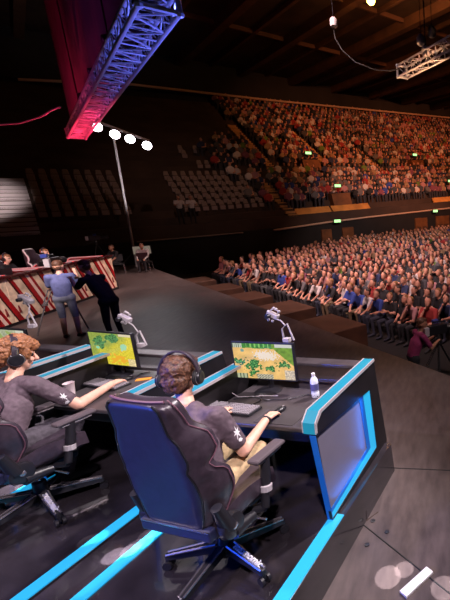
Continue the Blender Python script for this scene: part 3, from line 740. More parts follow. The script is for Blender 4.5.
# ================================================================== PLAYERS (station frame: l, a, z about an origin)
HM = {'skin': M['skin'], 'eye': M['black'], 'lip': mat('lip', (.5, .16, .13), .5)}
def hero(name, label, org, J, look, hairm, hair_blobs, handR, handL, k=1.0, trousers=None):
    head, R = head_prims(J['head'], look, k)
    body = body_prims(J, k, hi=True)
    sk = list(head)+hand(*handR, k=k)+hand(*handL, k=k)
    sh, tr, shoe = [], [], []
    for p in body:
        if p[1] == 'shirt':
            sh.append(p); sk.append((p[0], 'skin', p[2], p[3], p[4]-.016, p[5]-.016))
        elif p[1] == 'pants': tr.append(p); sk.append((p[0], 'skin', p[2], p[3], p[4]-.016, p[5]-.016))
        elif p[1] == 'shoe': shoe.append(p); sk.append((p[0], 'skin', p[2], p[3], p[4]-.012, p[5]-.012))
        else: sk.append(p)
    me = skin_figure(sk, name, .0065, 3, HM); t = obj(name, me, None, org, -TH); tag(t, label, 'person')
    me = skin_figure(sh, 't_shirt', .011, 5, {'shirt': M['shirt']}, disp=.005); s = obj('t_shirt', me, t)
    me2 = skin_figure(tr, 'trousers', .011, 4, {'pants': trousers}, disp=.006); obj('trousers', me2, t)
    for h2 in (shoe[:2], shoe[2:]): obj('shoe', skin_figure(h2, 'shoe', .009, 3, {'shoe': M['black_m']}), t)
    hp = []
    for off, r in hair_blobs: hp.append(ell('hair', V(J['head']) + R @ V(off)*k*1.13, V(r)*k*1.1, R))
    me4 = skin_figure(hp, 'hair', .0075, 1, {'hair': hairm}, disp=.014 if hairm is M['ginger'] else .011); obj('hair', me4, t)
    return t, s, R
def headset(label, org, c, R, k=1.0):
    t = thing('headset', label, 'headset', org, -TH); c = V(c)
    arc = []
    for i in range(17):
        a = PI*i/16; arc.append(c + R @ V((-.098*math.cos(a), -.01-.015*math.sin(a), .0+.138*math.sin(a)))*k)
    mb = MB(); 
    for i in range(16):
        pass
    ax = R @ V((0, 1, 0))
    lo = []; vs = []; fs = []
    for i, p in enumerate(arc):
        n = (p-c); n = (n - ax*n.dot(ax)).normalized()
        for s, q in ((-.021, 0), (.021, 0), (.021, .014), (-.021, .014)): vs.append(p + ax*s + n*q)
    for i in range(16):
        for j in range(4): fs.append((i*4+j, i*4+(j+1) % 4, i*4+4+(j+1) % 4, i*4+4+j))
    fs += [(0, 1, 2, 3), (64, 65, 66, 67)]
    mb.add(vs, fs); mb.build('headband', M['leather'], t, smooth=True, bevel=.003)
    for sx in (-1, 1):
        T = Matrix.Translation(c + R @ V((sx*.075, -.005, -.01))*k) @ R.to_4x4() @ Matrix.Rotation(sx*PI/2, 4, 'Y')
        mb = MB(); mb.lathe([(.03, 0), (.052, .006), (.055, .02), (.05, .026)], 24, T=T); cu = mb.build('ear_cushion', M['black_m'], t, smooth=True)
        mb = MB(); mb.lathe([(.048, .024), (.05, .03), (.044, .046), (.03, .05), (.012, .046), (.004, .046)], 24, T=T); e = mb.build('ear_cup', M['black'], t, smooth=True)
        mb = MB(); mb.lathe([(.0475, .028), (.051, .031), (.047, .034)], 24, T=T); mb.build('cup_ring', M['alum'], e, smooth=True)
        mb = MB(); p0 = c + R @ V((sx*.105, -.005, .03))*k; mb.tube([p0, c+R @ V((sx*.1, -.01, .06))*k], .008, n=8); mb.build('yoke', M['steel'], e)
    return t
def emblem(shirt, centre, dirn, upv, size, name='sleeve_emblem'):
    bv = BVHTree.FromPolygons([v.co for v in shirt.data.vertices], [tuple(p.vertices) for p in shirt.data.polygons])
    d = V(dirn).normalized(); x = d.cross(V(upv)).normalized(); y = x.cross(d); mb = MB()
    rnd = random.Random(3)
    def patch(cx, cy, pts):
        vs = []
        for px, py in [(0, 0)]+pts:
            o = V(centre) - d*.15 + x*(cx+px)*size + y*(cy+py)*size
            h = bv.ray_cast(o, d)
            q = h[0] if h[0] is not None else o+d*.15
            vs.append(q - d*.004)
        n = len(pts); mb.add(vs, [(0, 1+i, 1+(i+1) % n) for i in range(n)])
    star = []
    for i in range(14):
        r = (1.0 if i % 2 == 0 else .38)*rnd.uniform(.75, 1.15); a = 2*PI*i/14; star.append((r*math.cos(a)*.7, r*math.sin(a)))
    patch(0, 0, star)
    patch(.25, -1.15, [(.35*math.cos(a), .3*math.sin(a)) for a in (0, 1.2, 2.5, 3.8, 5)])
    mb.build(name, M['white'], shirt)
# player in the near booth, seen from behind
O3 = LA(0, 0, 0)
J3 = dict(pelvis=(-2.15, 1.98, .87), chest=(-2.22, 2.02, 1.14), neck=(-2.32, 2.12, 1.385), head=(-2.40, 2.19, 1.515),
          shR=(-2.09, 2.12, 1.285), shL=(-2.54, 2.1, 1.275), elR=(-2.0, 2.2, .99), elL=(-2.7, 2.36, 1.03), wrR=(-2.05, 2.53, 1.045), wrL=(-2.5, 2.55, 1.04),
          hipR=(-2.06, 2.03, .86), hipL=(-2.25, 2.03, .86), knR=(-2.07, 2.43, .85), knL=(-2.35, 2.45, .85), anR=(-2.12, 2.3, .42), anL=(-2.38, 2.35, .42), toeR=(-2.1, 2.46, .345), toeL=(-2.4, 2.5, .345))
look3 = V((-.3, .86, -.24))
hb3 = [((0, -.028, .04), (.088, .1, .094)), ((0, -.06, -.02), (.078, .06, .07)), ((.02, .02, .08), (.07, .075, .05)), ((-.03, -.02, .095), (.05, .06, .04)), ((.0, -.075, -.06), (.055, .035, .035)), ((.04, -.05, .07), (.04, .05, .04))]
p3, shirt3, R3 = hero('person', 'dark brown-haired player in a dark jersey seated with his back to the camera', O3, J3, look3, M['brown'], hb3,
    ((-2.05, 2.55, 1.045), (-.1, .93, -.05), (0, .05, 1), (-1, -.1, 0), .45), ((-2.5, 2.55, 1.04), (-.1, .95, 0), (0, .05, 1), (1, 0, 0), .35), 1.0, M['khaki'])
headset('black over-ear headset on the brown-haired player', O3, J3['head'], R3, 1.22)
emblem(shirt3, (-2.05, 2.18, 1.12), (-.75, .35, -.45), (0, 0, 1), .046)
t = tag(MB().lathe([(.034, -.007), (.036, -.005), (.036, .005), (.034, .007)], 20, T=Matrix.Translation(V((-2.045, 2.52, 1.04))) @ frame_of((-.05, .31, .03)).to_4x4() @ Matrix.Rotation(PI/2, 4, 'X')).build('wristband', M['black'], p3))
# ginger player, seen from the side
J2 = dict(pelvis=(-4.15, 2.12, .87), chest=(-4.2, 2.25, 1.11), neck=(-4.29, 2.37, 1.33), head=(-4.32, 2.45, 1.475),
          shR=(-4.07, 2.37, 1.27), shL=(-4.45, 2.40, 1.26), elR=(-3.87, 2.52, 1.03), elL=(-4.58, 2.62, 1.03), wrR=(-3.97, 2.89, 1.045), wrL=(-4.46, 2.8, 1.04),
          hipR=(-4.04, 2.16, .86), hipL=(-4.24, 2.16, .86), knR=(-4.02, 2.57, .85), knL=(-4.29, 2.6, .85), anR=(-4.04, 2.42, .42), anL=(-4.31, 2.5, .42), toeR=(-4.02, 2.6, .345), toeL=(-4.32, 2.66, .345))
look2 = V((.44, .84, -.25))
hb2 = [((0, -.03, .045), (.094, .108, .096)), ((0, -.085, -.01), (.08, .055, .08)), ((0, .05, .085), (.075, .06, .045)), ((.05, -.01, .085), (.05, .07, .045)), ((-.05, 0, .085), (.05, .07, .045)),
       ((0, -.1, -.06), (.06, .04, .045)), ((.03, .085, .075), (.035, .03, .03)), ((-.02, .09, .07), (.035, .03, .03)), ((.07, -.07, .02), (.035, .05, .07)), ((.05, -.08, .09), (.04, .04, .04)), ((0, -.12, .05), (.05, .035, .06)), ((.0, .0, .13), (.06, .07, .03)), ((.075, .045, .03), (.02, .025, .04))]
p2, shirt2, R2 = hero('person', 'ginger curly-haired player in a dark jersey leaning over his keyboard', O3, J2, look2, M['ginger'], hb2,
    ((-3.97, 2.90, 1.045), (-.22, .93, -.05), (0, .05, 1), (-1, -.2, 0), .4), ((-4.44, 2.8, 1.04), (.1, .95, 0), (0, .05, 1), (1, 0, 0), .35), 1.04, M['greycloth'])
headset('black over-ear headset on the ginger-haired player', O3, J2['head'], R2, 1.24)
emblem(shirt2, (-3.93, 2.44, 1.12), (-.8, .1, -.35), (0, 0, 1), .044)
# ================================================================== RED TEAM ACROSS THE STAGE
RT = math.radians(-77)                                          # they face the other way about the hall axis
def RL(u, v, z=0): return UV(u, v, z)
RC = V((-11.1, 10.9, 0)); RDIR = V((-math.cos(PI/2+RT)*0-.225, .974, 0)); RFW = V((.974, .225, 0))
RB = [RC + RDIR*1.62*k for k in (-1, 0, 1, 2)]
r0 = thing('gaming_booth', 'x', 'gaming booth', (0, 0, 0), RT, 'red-lit gaming booths across the stage')
booth_parts(r0, M['redled'], M['redled'], M['redled'], M['redbooth'], M['redpanel'], M['booth'], M['boothwall'])
RLAB = ['red-lit gaming booth with glossy pale side panel, cut by the picture edge', 'second red-lit gaming booth from the picture edge, pale panels and dark red frame', 'third red-lit gaming booth, in front of a black chair with lit edge painted white', 'red-lit gaming booth farthest across the stage, beside the camera crew']
Rm = Matrix.Rotation(RT, 3, 'Z')
M['cream'] = mat('cream_gloss', (.8, .62, .45), .25, var=.35, scale=4); M['redgloss'] = mat('red_gloss', (.32, .008, .012), .22, var=.3, scale=5); M['darkred'] = mat('dark_red_gloss', (.05, .004, .006), .25)
mb = MB(); bands = [(0, .1, 1), (.1, .13, 2), (.13, .27, 0), (.27, .33, 1), (.33, .4, 3), (.4, .5, 1), (.5, .53, 2), (.53, .68, 0), (.68, .74, 1), (.74, .78, 2), (.78, 1.0, 0)]
for rep in (-1, 0, 1):
    for a_, b_, m_ in bands:                                    # slanting red, cream and dark bands across the front panel
        P4 = []
        for (t_, z_) in ((a_, 0), (b_, 0), (b_, 1), (a_, 1)):
            P4.append((t_+rep, z_))
        poly = [((t_*1.62+(z_)*.62)-.81-.3, z_*1.12) for t_, z_ in P4]
        # clip to the panel width
        def clip(pl, xc, sg):
            out = []
            for q in range(len(pl)):
                A_, B_ = pl[q-1], pl[q]; ia, ib = (A_[0]-xc)*sg >= 0, (B_[0]-xc)*sg >= 0
                if ia != ib: f_ = (xc-A_[0])/(B_[0]-A_[0]); out.append((xc, A_[1]+f_*(B_[1]-A_[1])))
                if ib: out.append(B_)
            return out
        poly = clip(clip(poly, -.8, 1), .8, -1) if poly else []
        if len(poly) > 2: mb.prism([(x_, 3.52, z_+.08) for x_, z_ in poly], [(x_, 3.50, z_+.08) for x_, z_ in poly], m_)
mb.build('striped_front_panel', [M['cream'], M['redgloss'], M['darkred'], M['redpanel']], r0)
MB().box((0, 3.47, 1.2), (1.62, .22, .05)).build('front_ledge', M['darkred'], r0, bevel=.01)
for k, pp in enumerate(RB):
    o = r0 if k == 0 else copy_tree(r0); o['label'] = RLAB[k]
    o.location = pp - Rm @ V((0, 3.4, 0))
def simple_figure(name, label, J, look, loc, rz, shirt, pants, hair, skin=None, shorts=False, voxel=.018, k=1, cat='person', long_sleeve=False, fat=1):
    P = body_prims(J, k, hi=False, shorts=shorts, long_sleeve=long_sleeve, fat=fat); h, R = head_prims(J['head'], look, k, True)
    P += [p for p in h]; hd = V(J['head'])
    for off, rr in (((0, -.03, .045), (.082, .092, .085)), ((0, -.05, -.02), (.074, .055, .06)), ((0, .03, .085), (.06, .06, .04))): P.append(ell('hair', hd+R @ V(off)*k*1.08, V(rr)*k*1.08, R))
    mm = {'skin': skin or M['skin2'], 'shirt': shirt, 'pants': pants, 'shoe': M['black_m'], 'hair': hair, 'eye': M['black'], 'lip': HM['lip']}
    me = skin_figure(P, name, voxel, 3, mm); o = obj(name, me, None, loc, rz); return tag(o, label, cat)
def seated(dy=0, hands='lap'):
    J = dict(pelvis=(0, 0, .52), chest=(0, .0+dy*.6, .8), neck=(0, dy, 1.03), head=(0, dy+.04, 1.17), shR=(.19, dy, .96), shL=(-.19, dy, .96),
             hipR=(.095, .02, .5), hipL=(-.095, .02, .5), knR=(.13, .44, .5), knL=(-.13, .44, .5), anR=(.13, .42, .09), anL=(-.13, .42, .09), toeR=(.15, .58, .04), toeL=(-.15, .58, .04))
    if hands == 'lap': J.update(elR=(.25, dy+.06, .7), elL=(-.25, dy+.06, .7), wrR=(.1, .3, .62), wrL=(-.1, .3, .62))
    if hands == 'crossed': J.update(elR=(.24, dy+.12, .74), elL=(-.24, dy+.12, .74), wrR=(-.05, dy+.24, .8), wrL=(.05, dy+.26, .76))
    if hands == 'chin': J.update(elR=(.17, dy+.24, .68), elL=(-.22, dy+.1, .68), wrR=(.07, dy+.14, .95), wrL=(0, .3, .62))
    if hands == 'knees': J.update(elR=(.22, dy+.16, .7), elL=(-.22, dy+.16, .7), wrR=(.14, .42, .6), wrL=(-.14, .42, .6))
    if hands == 'type': J.update(elR=(.24, dy+.12, .76), elL=(-.24, dy+.12, .76), wrR=(.12, dy+.38, .8), wrL=(-.12, dy+.38, .8))
    return J
# their players, each with a pale headset and a chair, lit edges painted white
chw = make_chair('dark chair with lit edge painted white', .12, False, M['white'], .022)  # lit headrest rims painted on as thick white piping
for k, (kk, lab, hm) in enumerate(((1, 'fair-haired red team player seated behind the striped front panels', M['ginger']), (2, 'red team player with light brown hair seated behind the tripod camera', M['ginger']), (0, 'dark-haired red team player at the picture edge', M['brown']))):
    p = RC + RDIR*1.62*kk - RFW*1.42 + V((0, 0, 0)); rz = RT
    simple_figure('person', lab, seated(.05, 'type'), V((0, 1, -.2)), (p.x, p.y, PZ), rz, M['dark'], M['dark'], hm, voxel=.022, skin=M['skin'])
    hh = V((p.x, p.y, PZ))
    Jh = seated(.05)['head']; Rh = frame_of(V((0, 1, -.2)))
    hs = headset(('pale', 'worn white', 'dim')[k]+' headset on the '+('nearest fair-haired red team player', 'second red team player', 'red team player at the picture edge')[k], (0, 0, 0), Jh, Rh, 1.15); hs.location = hh; hs.rotation_euler.z = rz
    chn = (chw if k == 0 else copy_tree(chw)); chn['label'] = ('chair with lit edge painted white behind the fair-haired red team player', 'chair behind the second red team player from the picture edge', 'chair of the dark-haired red team player at the picture edge')[k]
    chn.location = UV((p.x+p.y)/S2, (p.y-p.x)/S2, PZ) - Rm @ V((0, .02, 0)); chn.rotation_euler.z = rz; chn['group'] = 'red team gaming chairs'
# monitors of the red team seen from behind
def plain_monitor(label, loc, rz):
    t = thing('monitor', label, 'monitor', loc, rz, 'red team monitors')
    MB().box((0, 0, .29), (.62, .04, .36)).build('housing', M['black'], t, bevel=.01); MB().box((0, 0, .07), (.06, .05, .14)).build('stand_column', M['black'], t); MB().box((0, 0, .006), (.24, .2, .012)).build('stand_foot', M['silver'], t)
    MB().box((0, -.024, .29), (.58, .004, .32)).build('screen', M['led_dark'], t)
for k, pp in enumerate(RB[:3]):
    plain_monitor(('monitor on the red booth desk cut by the picture edge', 'monitor on the second red booth desk', 'monitor on the third red booth desk behind the camera crew')[k], pp + V((0, 0, DZ-.12)) - RFW*.42, RT)
# ================================================================== CAMERA CREW ON THE STAGE
def standing(lean=0):
    return dict(pelvis=(0, 0, .93), chest=(0, lean*.5, 1.2), neck=(0, lean, 1.43), head=(0, lean+.05, 1.57), shR=(.2, lean*.9, 1.36), shL=(-.2, lean*.9, 1.36),
             elR=(.26, lean+.12, 1.12), elL=(-.26, lean+.12, 1.12), wrR=(.12, lean+.35, 1.2), wrL=(-.12, lean+.35, 1.2),
             hipR=(.1, 0, .9), hipL=(-.1, 0, .9), knR=(.11, .03, .49), knL=(-.11, .03, .49), anR=(.12, -.02, .09), anL=(-.12, -.02, .09), toeR=(.14, .16, .04), toeL=(-.14, .16, .04))
def tripod_camera(label, loc, rz, H=1.35, cat='camera'):
    t = thing('broadcast_camera', label, cat, loc, rz)
    for k in range(3):
        a = math.radians(90+120*k); f = (.55*math.cos(a), .55*math.sin(a), .02); mb = MB()
        for sg in (-.03, .03): mb.tube([(sg, 0, H-.12), (f[0]*.55+sg, f[1]*.55, H*.46), ], .013, n=8)
        mb.tube([(f[0]*.5, f[1]*.5, H*.5), f], .016, n=8); mb.box((f[0]*.55, f[1]*.55, H*.46), (.09, .05, .05)); mb.build('tripod_leg', M['steel'] if k == 1 else M['black'], t)
    MB().lathe([(.05, H-.15), (.06, H-.12), (.06, H-.04), (.04, H)], 16).build('tripod_head', M['black'], t, smooth=True)
    MB().tube([(.05, -.05, H-.03), (.12, -.45, H-.18)], .012, n=8).build('pan_handle', M['black'], t)
    mb = MB(); mb.box((0, -.02, H+.12), (.12, .42, .2)); mb.box((0, -.2, H+.1), (.1, .12, .15)); mb.build('camera_body', M['black'], t, bevel=.012)
    T = Matrix.Translation((0, .18, H+.12)) @ Matrix.Rotation(-PI/2, 4, 'X')
    MB().lathe([(.04, 0), (.06, .03), (.06, .17), (.075, .2), (.078, .28), (.07, .28), (.03, .25)], 20, T=T).build('lens', M['black'], t, smooth=True)
    mb = MB(); mb.tube([(0, .1, H+.22), (0, .08, H+.28), (0, -.12, H+.28), (0, -.14, H+.22)], .012, n=8); mb.build('top_handle', M['black'], t)
    MB().box((-.12, .0, H+.26), (.11, .12, .08)).build('viewfinder', mat('viewfinder_blue', (.03, .05, .25), .4), t, bevel=.01)
    MB().box((.02, -.28, H+.12), (.1, .1, .18)).build('battery', M['silver'], t, bevel=.01)
    return t
pc = atz(70, 331, 0)
tripod_camera('black broadcast camera on a tall tripod between the two standing cameramen', pc, math.radians(20), 1.5)
J = standing(.3); J['wrR'] = (.1, .68, 1.34); J['wrL'] = (-.1, .66, 1.36); J['elR'] = (.24, .42, 1.2); J['elL'] = (-.22, .42, 1.2); J['neck'] = (0, .3, 1.47); J['head'] = (0, .4, 1.61)
pA = atz(118, 343, 0)
simple_figure('person', 'cameraman in black t-shirt and trousers leaning to the tripod camera', J, V((0, 1, -.35)), (pA.x, pA.y, 0), math.radians(80), M['navyshirt'], M['dark'], M['brown'], voxel=.014, skin=M['skin'])
J = standing(.05); J['wrR'] = (.16, .4, 1.4); J['elR'] = (.27, .12, 1.15)
pB = atz(74, 338, 0)
simple_figure('person', 'cameraman in blue-grey shirt and shorts standing behind the tripod legs', J, V((.2, 1, -.1)), (pB.x, pB.y, 0), math.radians(25), M['blueshirt'], M['shorts'], M['brown'], shorts=True, voxel=.014, skin=M['skin'])
# seated crew farther back
pD = atz(120, 273, 0)
t = thing('folding_chair', 'low dark folding chair under the seated operator far back on the stage', 'chair', (pD.x, pD.y, 0), .6)
MB().box((0, 0, .42), (.46, .46, .05)).build('seat', M['black'], t, bevel=.01); MB().box((0, -.23, .72), (.46, .04, .3)).build('backrest', M['black'], t, bevel=.01)
for sx in (-1, 1):
    for sy in (-1, 1): MB().tube([(sx*.2, sy*.2, .42), (sx*.22, sy*.24, 0)], .014, n=6).build('leg', M['steel'], t)
simple_figure('person', 'operator in dark t-shirt seated far back on the stage with a headset', seated(.12, 'knees'), V((0, 1, -.1)), (pD.x, pD.y, 0), .6+PI*.75, M['dark'], M['dark'], M['brown'], voxel=.025)
pE = atz(103, 274, 0)
tripod_camera('pale camera on a pedestal tripod beside the far seated operator', pE, -.9, 1.5)
pF = atz(147, 271, 0)
t = thing('folding_chair', 'dark folding chair under the grey-shirted person at the far stage corner', 'chair', (pF.x, pF.y, 0), .3)
MB().box((0, 0, .42), (.46, .46, .05)).build('seat', M['black'], t, bevel=.01); MB().box((0, -.23, .72), (.46, .04, .3)).build('backrest', M['black'], t, bevel=.01)
for sx in (-1, 1):
    for sy in (-1, 1): MB().tube([(sx*.2, sy*.2, .42), (sx*.22, sy*.24, 0)], .014, n=6).build('leg', M['steel'], t)
simple_figure('person', 'person in pale grey shirt seated at the far stage corner', seated(.05, 'knees'), V((0, 1, -.1)), (pF.x, pF.y, 0), PI+.3, M['greyshirt'], M['dark'], M['brown'], voxel=.025, long_sleeve=True)
pG = atY(142, 250, pF.y+.6)
t = thing('prompt_monitor', 'small pale lit monitor above the far seated person', 'monitor', (pG.x, pG.y, 0), PI*.15)
MB().box((0, 0, pG.z), (.75, .08, .42)).build('housing', M['black'], t, bevel=.01); MB().box((0, -.045, pG.z), (.68, .01, .36)).build('screen', mat('dim_screen', (.05, .05, .05), .4, emit=(.16, .13, .1), es=1), t); MB().tube([(0, .05, 0), (0, .05, pG.z)], .025).build('stand', M['black'], t)
MB().lathe([(.3, 0), (.3, .02), (.03, .04)]).build('stand_foot', M['black'], t)
# ================================================================== TRUSSES, LAMPS, DRAPE
def truss(label, p, q, s, h=None, name='lighting_truss'):
    h = h or s
    t = thing(name, label, 'truss', p); p, q = V(p), V(q); d = (q-p).normalized(); L = (q-p).length
    x = d.cross(V((0, 0, 1))).normalized(); z = x.cross(d)
    cor = [x*a*s/2+z*b*h/2 for a, b in ((-1, -1), (1, -1), (1, 1), (-1, 1))]
    for c in cor: MB().tube([c, c+d*L], .026, n=10).build('chord', M['truss'], t, smooth=True)
    n = int(L/s*(1.1 if s > .32 else .8)); mb = MB()
    for i in range(n):
        a, b = L*i/n, L*(i+1)/n
        for k in range(4):
            c1, c2 = cor[k], cor[(k+1) % 4]
            mb.tube([c1+d*a, c2+d*a], .011, n=5, cap=False)
            mb.tube([(c1 if i % 2 else c2)+d*a, (c2 if i % 2 else c1)+d*b], .012, n=5, cap=False)
    mb.build('bracing', M['truss'], t)
    for e in (0, L):
        mb = MB()
        for k in range(4): mb.tube([cor[k]+d*e, cor[(k+1) % 4]+d*e], .03, n=8)
        for c in cor: mb.ball(c+d*e, .045, n=8)
        mb.build('end_frame', M['truss'], t)
    return t
tz = 4.75
T0, T1 = atz(158, -2, tz), atz(76, 134, tz)
truss('long box lighting truss lit blue and red hanging over the stage', T0, T1, .36, .2)
TA, TB = atz(402, 72, 6.3), atz(470, 36, 6.3)
truss('short amber-lit box truss hanging before the roof at the picture edge', TA, TA+(TB-TA)*1.6, .3)
# drops from roof
for k, p in enumerate((T0.lerp(T1, .3), T0.lerp(T1, .8))):
    tag(MB().tube([(0, 0, .28), (0, 0, 11)], .012, n=6).build('hanging_chain', M['black'], loc=p), ('black chain holding the long truss nearer to its near end', 'black chain holding the long truss near its far red end')[k], 'chain')
for k, f in enumerate((.25, .85)):
    p = TA+(TB-TA)*1.6*f; tag(MB().tube([(0, 0, .24), (0, 0, 9.6)], .012, n=6).build('hanging_chain', M['black'], loc=p), ('black chain holding the outer end of the amber truss', 'black chain holding the amber truss beyond the picture edge')[k], 'chain')
# little lamps clamped along the truss
dT = (T1-T0).normalized(); xT = dT.cross(V((0, 0, 1))).normalized()
for k, f in enumerate((.12, .3, .5, .72)):
    p = T0.lerp(T1, f) - xT*.0 + V((0, 0, .3))
    t = thing('clamp_lamp', 'small dark lamp clamped on top of the long truss, %s from its near end' % ORD[k], 'stage lamp', p, 0, 'clamp lamps on the long truss')
    MB().lathe([(.05, 0), (.06, .02), (.06, .14), (.04, .18)], 14, T=Matrix.Rotation(.5, 4, 'X')).build('lamp_can', M['black'], t, smooth=True); MB().tube([(0, 0, -.05), (0, 0, .05)], .02).build('clamp', M['steel'], t)
# hanging fly-line from the end at the left
pts = [atY(x, y, 9.4) for x, y in ((-30, 120), (0, 124.5), (20, 123), (40, 117), (52, 110), (60, 107))]
tag(MB().tube(pts, .022, n=8).build('slack_cable', M['silver'], smooth=True), 'slack pale cable sagging at the picture edge beside the red truss end', 'cable')
pts = [atY(x, y, 13) for x, y in ((333, 22), (335, 38), (342, 50), (355, 62), (375, 70), (390, 71), (402, 68))]
tag(MB().tube(pts, .015, n=8).build('slack_cable', M['black_m'], smooth=True), 'thin cable sagging from the dark roof to the amber truss', 'cable')
t = thing('hanging_lamp', 'small pale lamp hanging at the top of the thin roof cable', 'stage lamp', atY(334, 28, 13)); MB().lathe([(.05, 0), (.1, .04), (.1, .2), (.05, .26)], 14).build('lamp_can', M['silver'], t, smooth=True); MB().tube([(0, 0, .25), (0, 0, 9)], .008, n=5).build('wire', M['black'], t)
for k, (x, y) in enumerate(((421, 46), (432, 38), (426, 55))):
    p = atY(x, y, 12.2); t = thing('spot_lamp', 'small %s lamp above the amber truss' % ('upper pale', 'larger dark', 'lower round')[k], 'stage lamp', p, 0, 'lamps over the amber truss')
    MB().lathe([(.05, 0), (.11, .05), (.11, .2), (.05, .28)], 14, T=Matrix.Rotation(.6*k, 4, 'X')).build('lamp_can', M['silver' if k != 1 else 'black'], t, smooth=True); MB().tube([(0, 0, .15), (0, 0, 10)], .01, n=5).build('drop_rod', M['black'], t)
# big drape hung behind the long truss
mb = MB(); far = T1 + dT*1.6; near = T0 - dT*2.2; xs = 120; off = -xT*.1
if (far+off).x < far.x: off = -off
vs = []; fs = []
for i in range(xs+1):
    p = far.lerp(near, i/xs) + off; w = .012*math.sin(i*.55)+.006*math.sin(i*1.9)
    for z in (tz+.1, 7, 9.5, 12, 16): vs.append(V((p.x, p.y, z)) + (-xT if off.dot(xT) < 0 else xT)*w)
for i in range(xs):
    for k in range(4): fs.append((i*5+k, i*5+k+1, i*5+k+6, i*5+k+5))
mb.add(vs, fs); dr = mb.build('hanging_drape', M['drape'], smooth=True)
sd = dr.modifiers.new('th', 'SOLIDIFY'); sd.thickness = .02
tag(dr, 'tall dark drape hanging above the long truss, glowing purple and red', 'drape')
# four lamps on a wind-up stand
pb = atz(137, 267, 0); sx_, sy_ = pb.x, pb.y
top = atY(112, 128, sy_)
t = thing('lamp_stand', 'tall wind-up lamp stand with a bar of four lamps at the far stage end', 'lamp stand', (0, 0, 0))
MB().tube([(sx_, sy_, .0), (top.x, top.y, top.z)], .05, n=10).build('pole', M['silver'], t, smooth=True)
b0_, b1_ = atY(93, 120, sy_-1.0), atY(149, 141, sy_+.6)
MB().tube([b0_, b1_], .06, n=8).build('crossbar', M['silver'], t, smooth=True)
mb = MB()
for a in range(3): mb.tube([(sx_, sy_, .8), (sx_+.8*math.cos(a*2.1), sy_+.8*math.sin(a*2.1), .03)], .025, n=6)
mb.build('stand_feet', M['black'], t)
for k, (x, y) in enumerate(((97, 127), (115, 134.5), (130, 139), (147, 145.5))):
    f = (x-93)/56.0; c = atY(x, y, (b0_.lerp(b1_, f)).y - .25)
    l = thing('par_lamp', 'bright white round stage lamp, %s along the bar of the tall stand' % ORD[k], 'stage lamp', c, 0, 'lamps on the tall stand')
    d = (V((-1.5, 2.5, 1))-c).normalized(); Tm = d.to_track_quat('Z', 'Y').to_matrix().to_4x4()
    MB().lathe([(.06, -.4), (.14, -.3), (.21, -.02), (.23, .0), (.2, .0), (.12, -.2)], 20, T=Tm).build('lamp_can', M['black'], l, smooth=True)
    mb = MB(); mb.ball((0, 0, 0), (.19, .19, .05), n=18, T=Tm); mb.build('lens', M['lamp'], l, smooth=True)
    br = b0_.lerp(b1_, f)-c; MB().tube([(0, 0, 0) if 0 else Tm @ V((0, 0, -.25)), br], .02, n=6).build('yoke', M['steel'], l)
# ================================================================== STAGE FLOOR THINGS
a, b = atz(403, 596, 0), atz(430, 571, 0); dd = (b-a); w = V((-dd.y, dd.x, 0)).normalized()*.035
mb = MB(); mb.prism([a-w, a+w, b+w, b-w], [p+V((0, 0, .02)) for p in (a-w, a+w, b+w, b-w)])
tag(mb.build('tape_strip', M['white'], bevel=.003), 'short white marker strip lying on the grey stage floor in front corner', 'marker strip')
for k, (x, y) in enumerate(((373, 521), (387, 532), (367, 545))):
    tag(MB().lathe([(.012, 0), (.021, .003), (.02, .006), (.009, .007)], 14).build('floor_bolt', M['black'], loc=atz(x, y, 0)), ('small floor bolt nearest the booth corner', 'small floor bolt farther right beside the panel seam', 'small floor bolt on the nearer side of the seam')[k], 'bolt')
# low speakers in front of the first row
for k, (v0, v1, u0, u1) in enumerate(((9.0, 10.8, 4.75, 5.9), (11.9, 13.6, 4.7, 6.0), (14.8, 16.4, 4.7, 5.9), (17.6, 19.2, 4.7, 5.9), (20.6, 22.2, 4.7, 5.8))):
    t = thing('subwoofer', 'low black speaker box between stage and first row, %s from the picture edge' % ORD[k], 'speaker', UV((u0+u1)/2, (v0+v1)/2, FZ), PI/4, 'low speakers before the stage')
    MB().box((0, 0, .3), (u1-u0, v1-v0, .6)).build('cabinet', mat('speaker_black_amber_lit', (.06, .025, .014), .6, var=.3, scale=3), t, bevel=.02)  # amber light on the black boxes is put into the cabinet colour
    MB().box(((u1-u0)/2+.01, 0, .3), (.02, v1-v0-.1, .5)).build('grille', M['black_m'], t)
# roving operator in front of the stage
pO = UV(5.0, 6.6, FZ)
J = standing(.18); J['wrL'] = (-.1, .52, 1.22); J['wrR'] = (.12, .5, 1.18); J['elL'] = (-.26, .3, 1.05)
po = atY(416, 322, 8.0)
simple_figure('person', 'camera operator in magenta shirt bending beside the front row', J, V((.2, 1, -.2)), (po.x-.1, po.y+.05, po.z-1.66), math.radians(-62), M['magenta'], M['dark'], M['brown'], voxel=.016, long_sleeve=False)
tripod_camera('black camera on a tripod handled by the magenta-shirted operator', (po.x+.42, po.y+.28, po.z-1.72), math.radians(-60), 1.35)
print('operator floor', po.z-1.66)
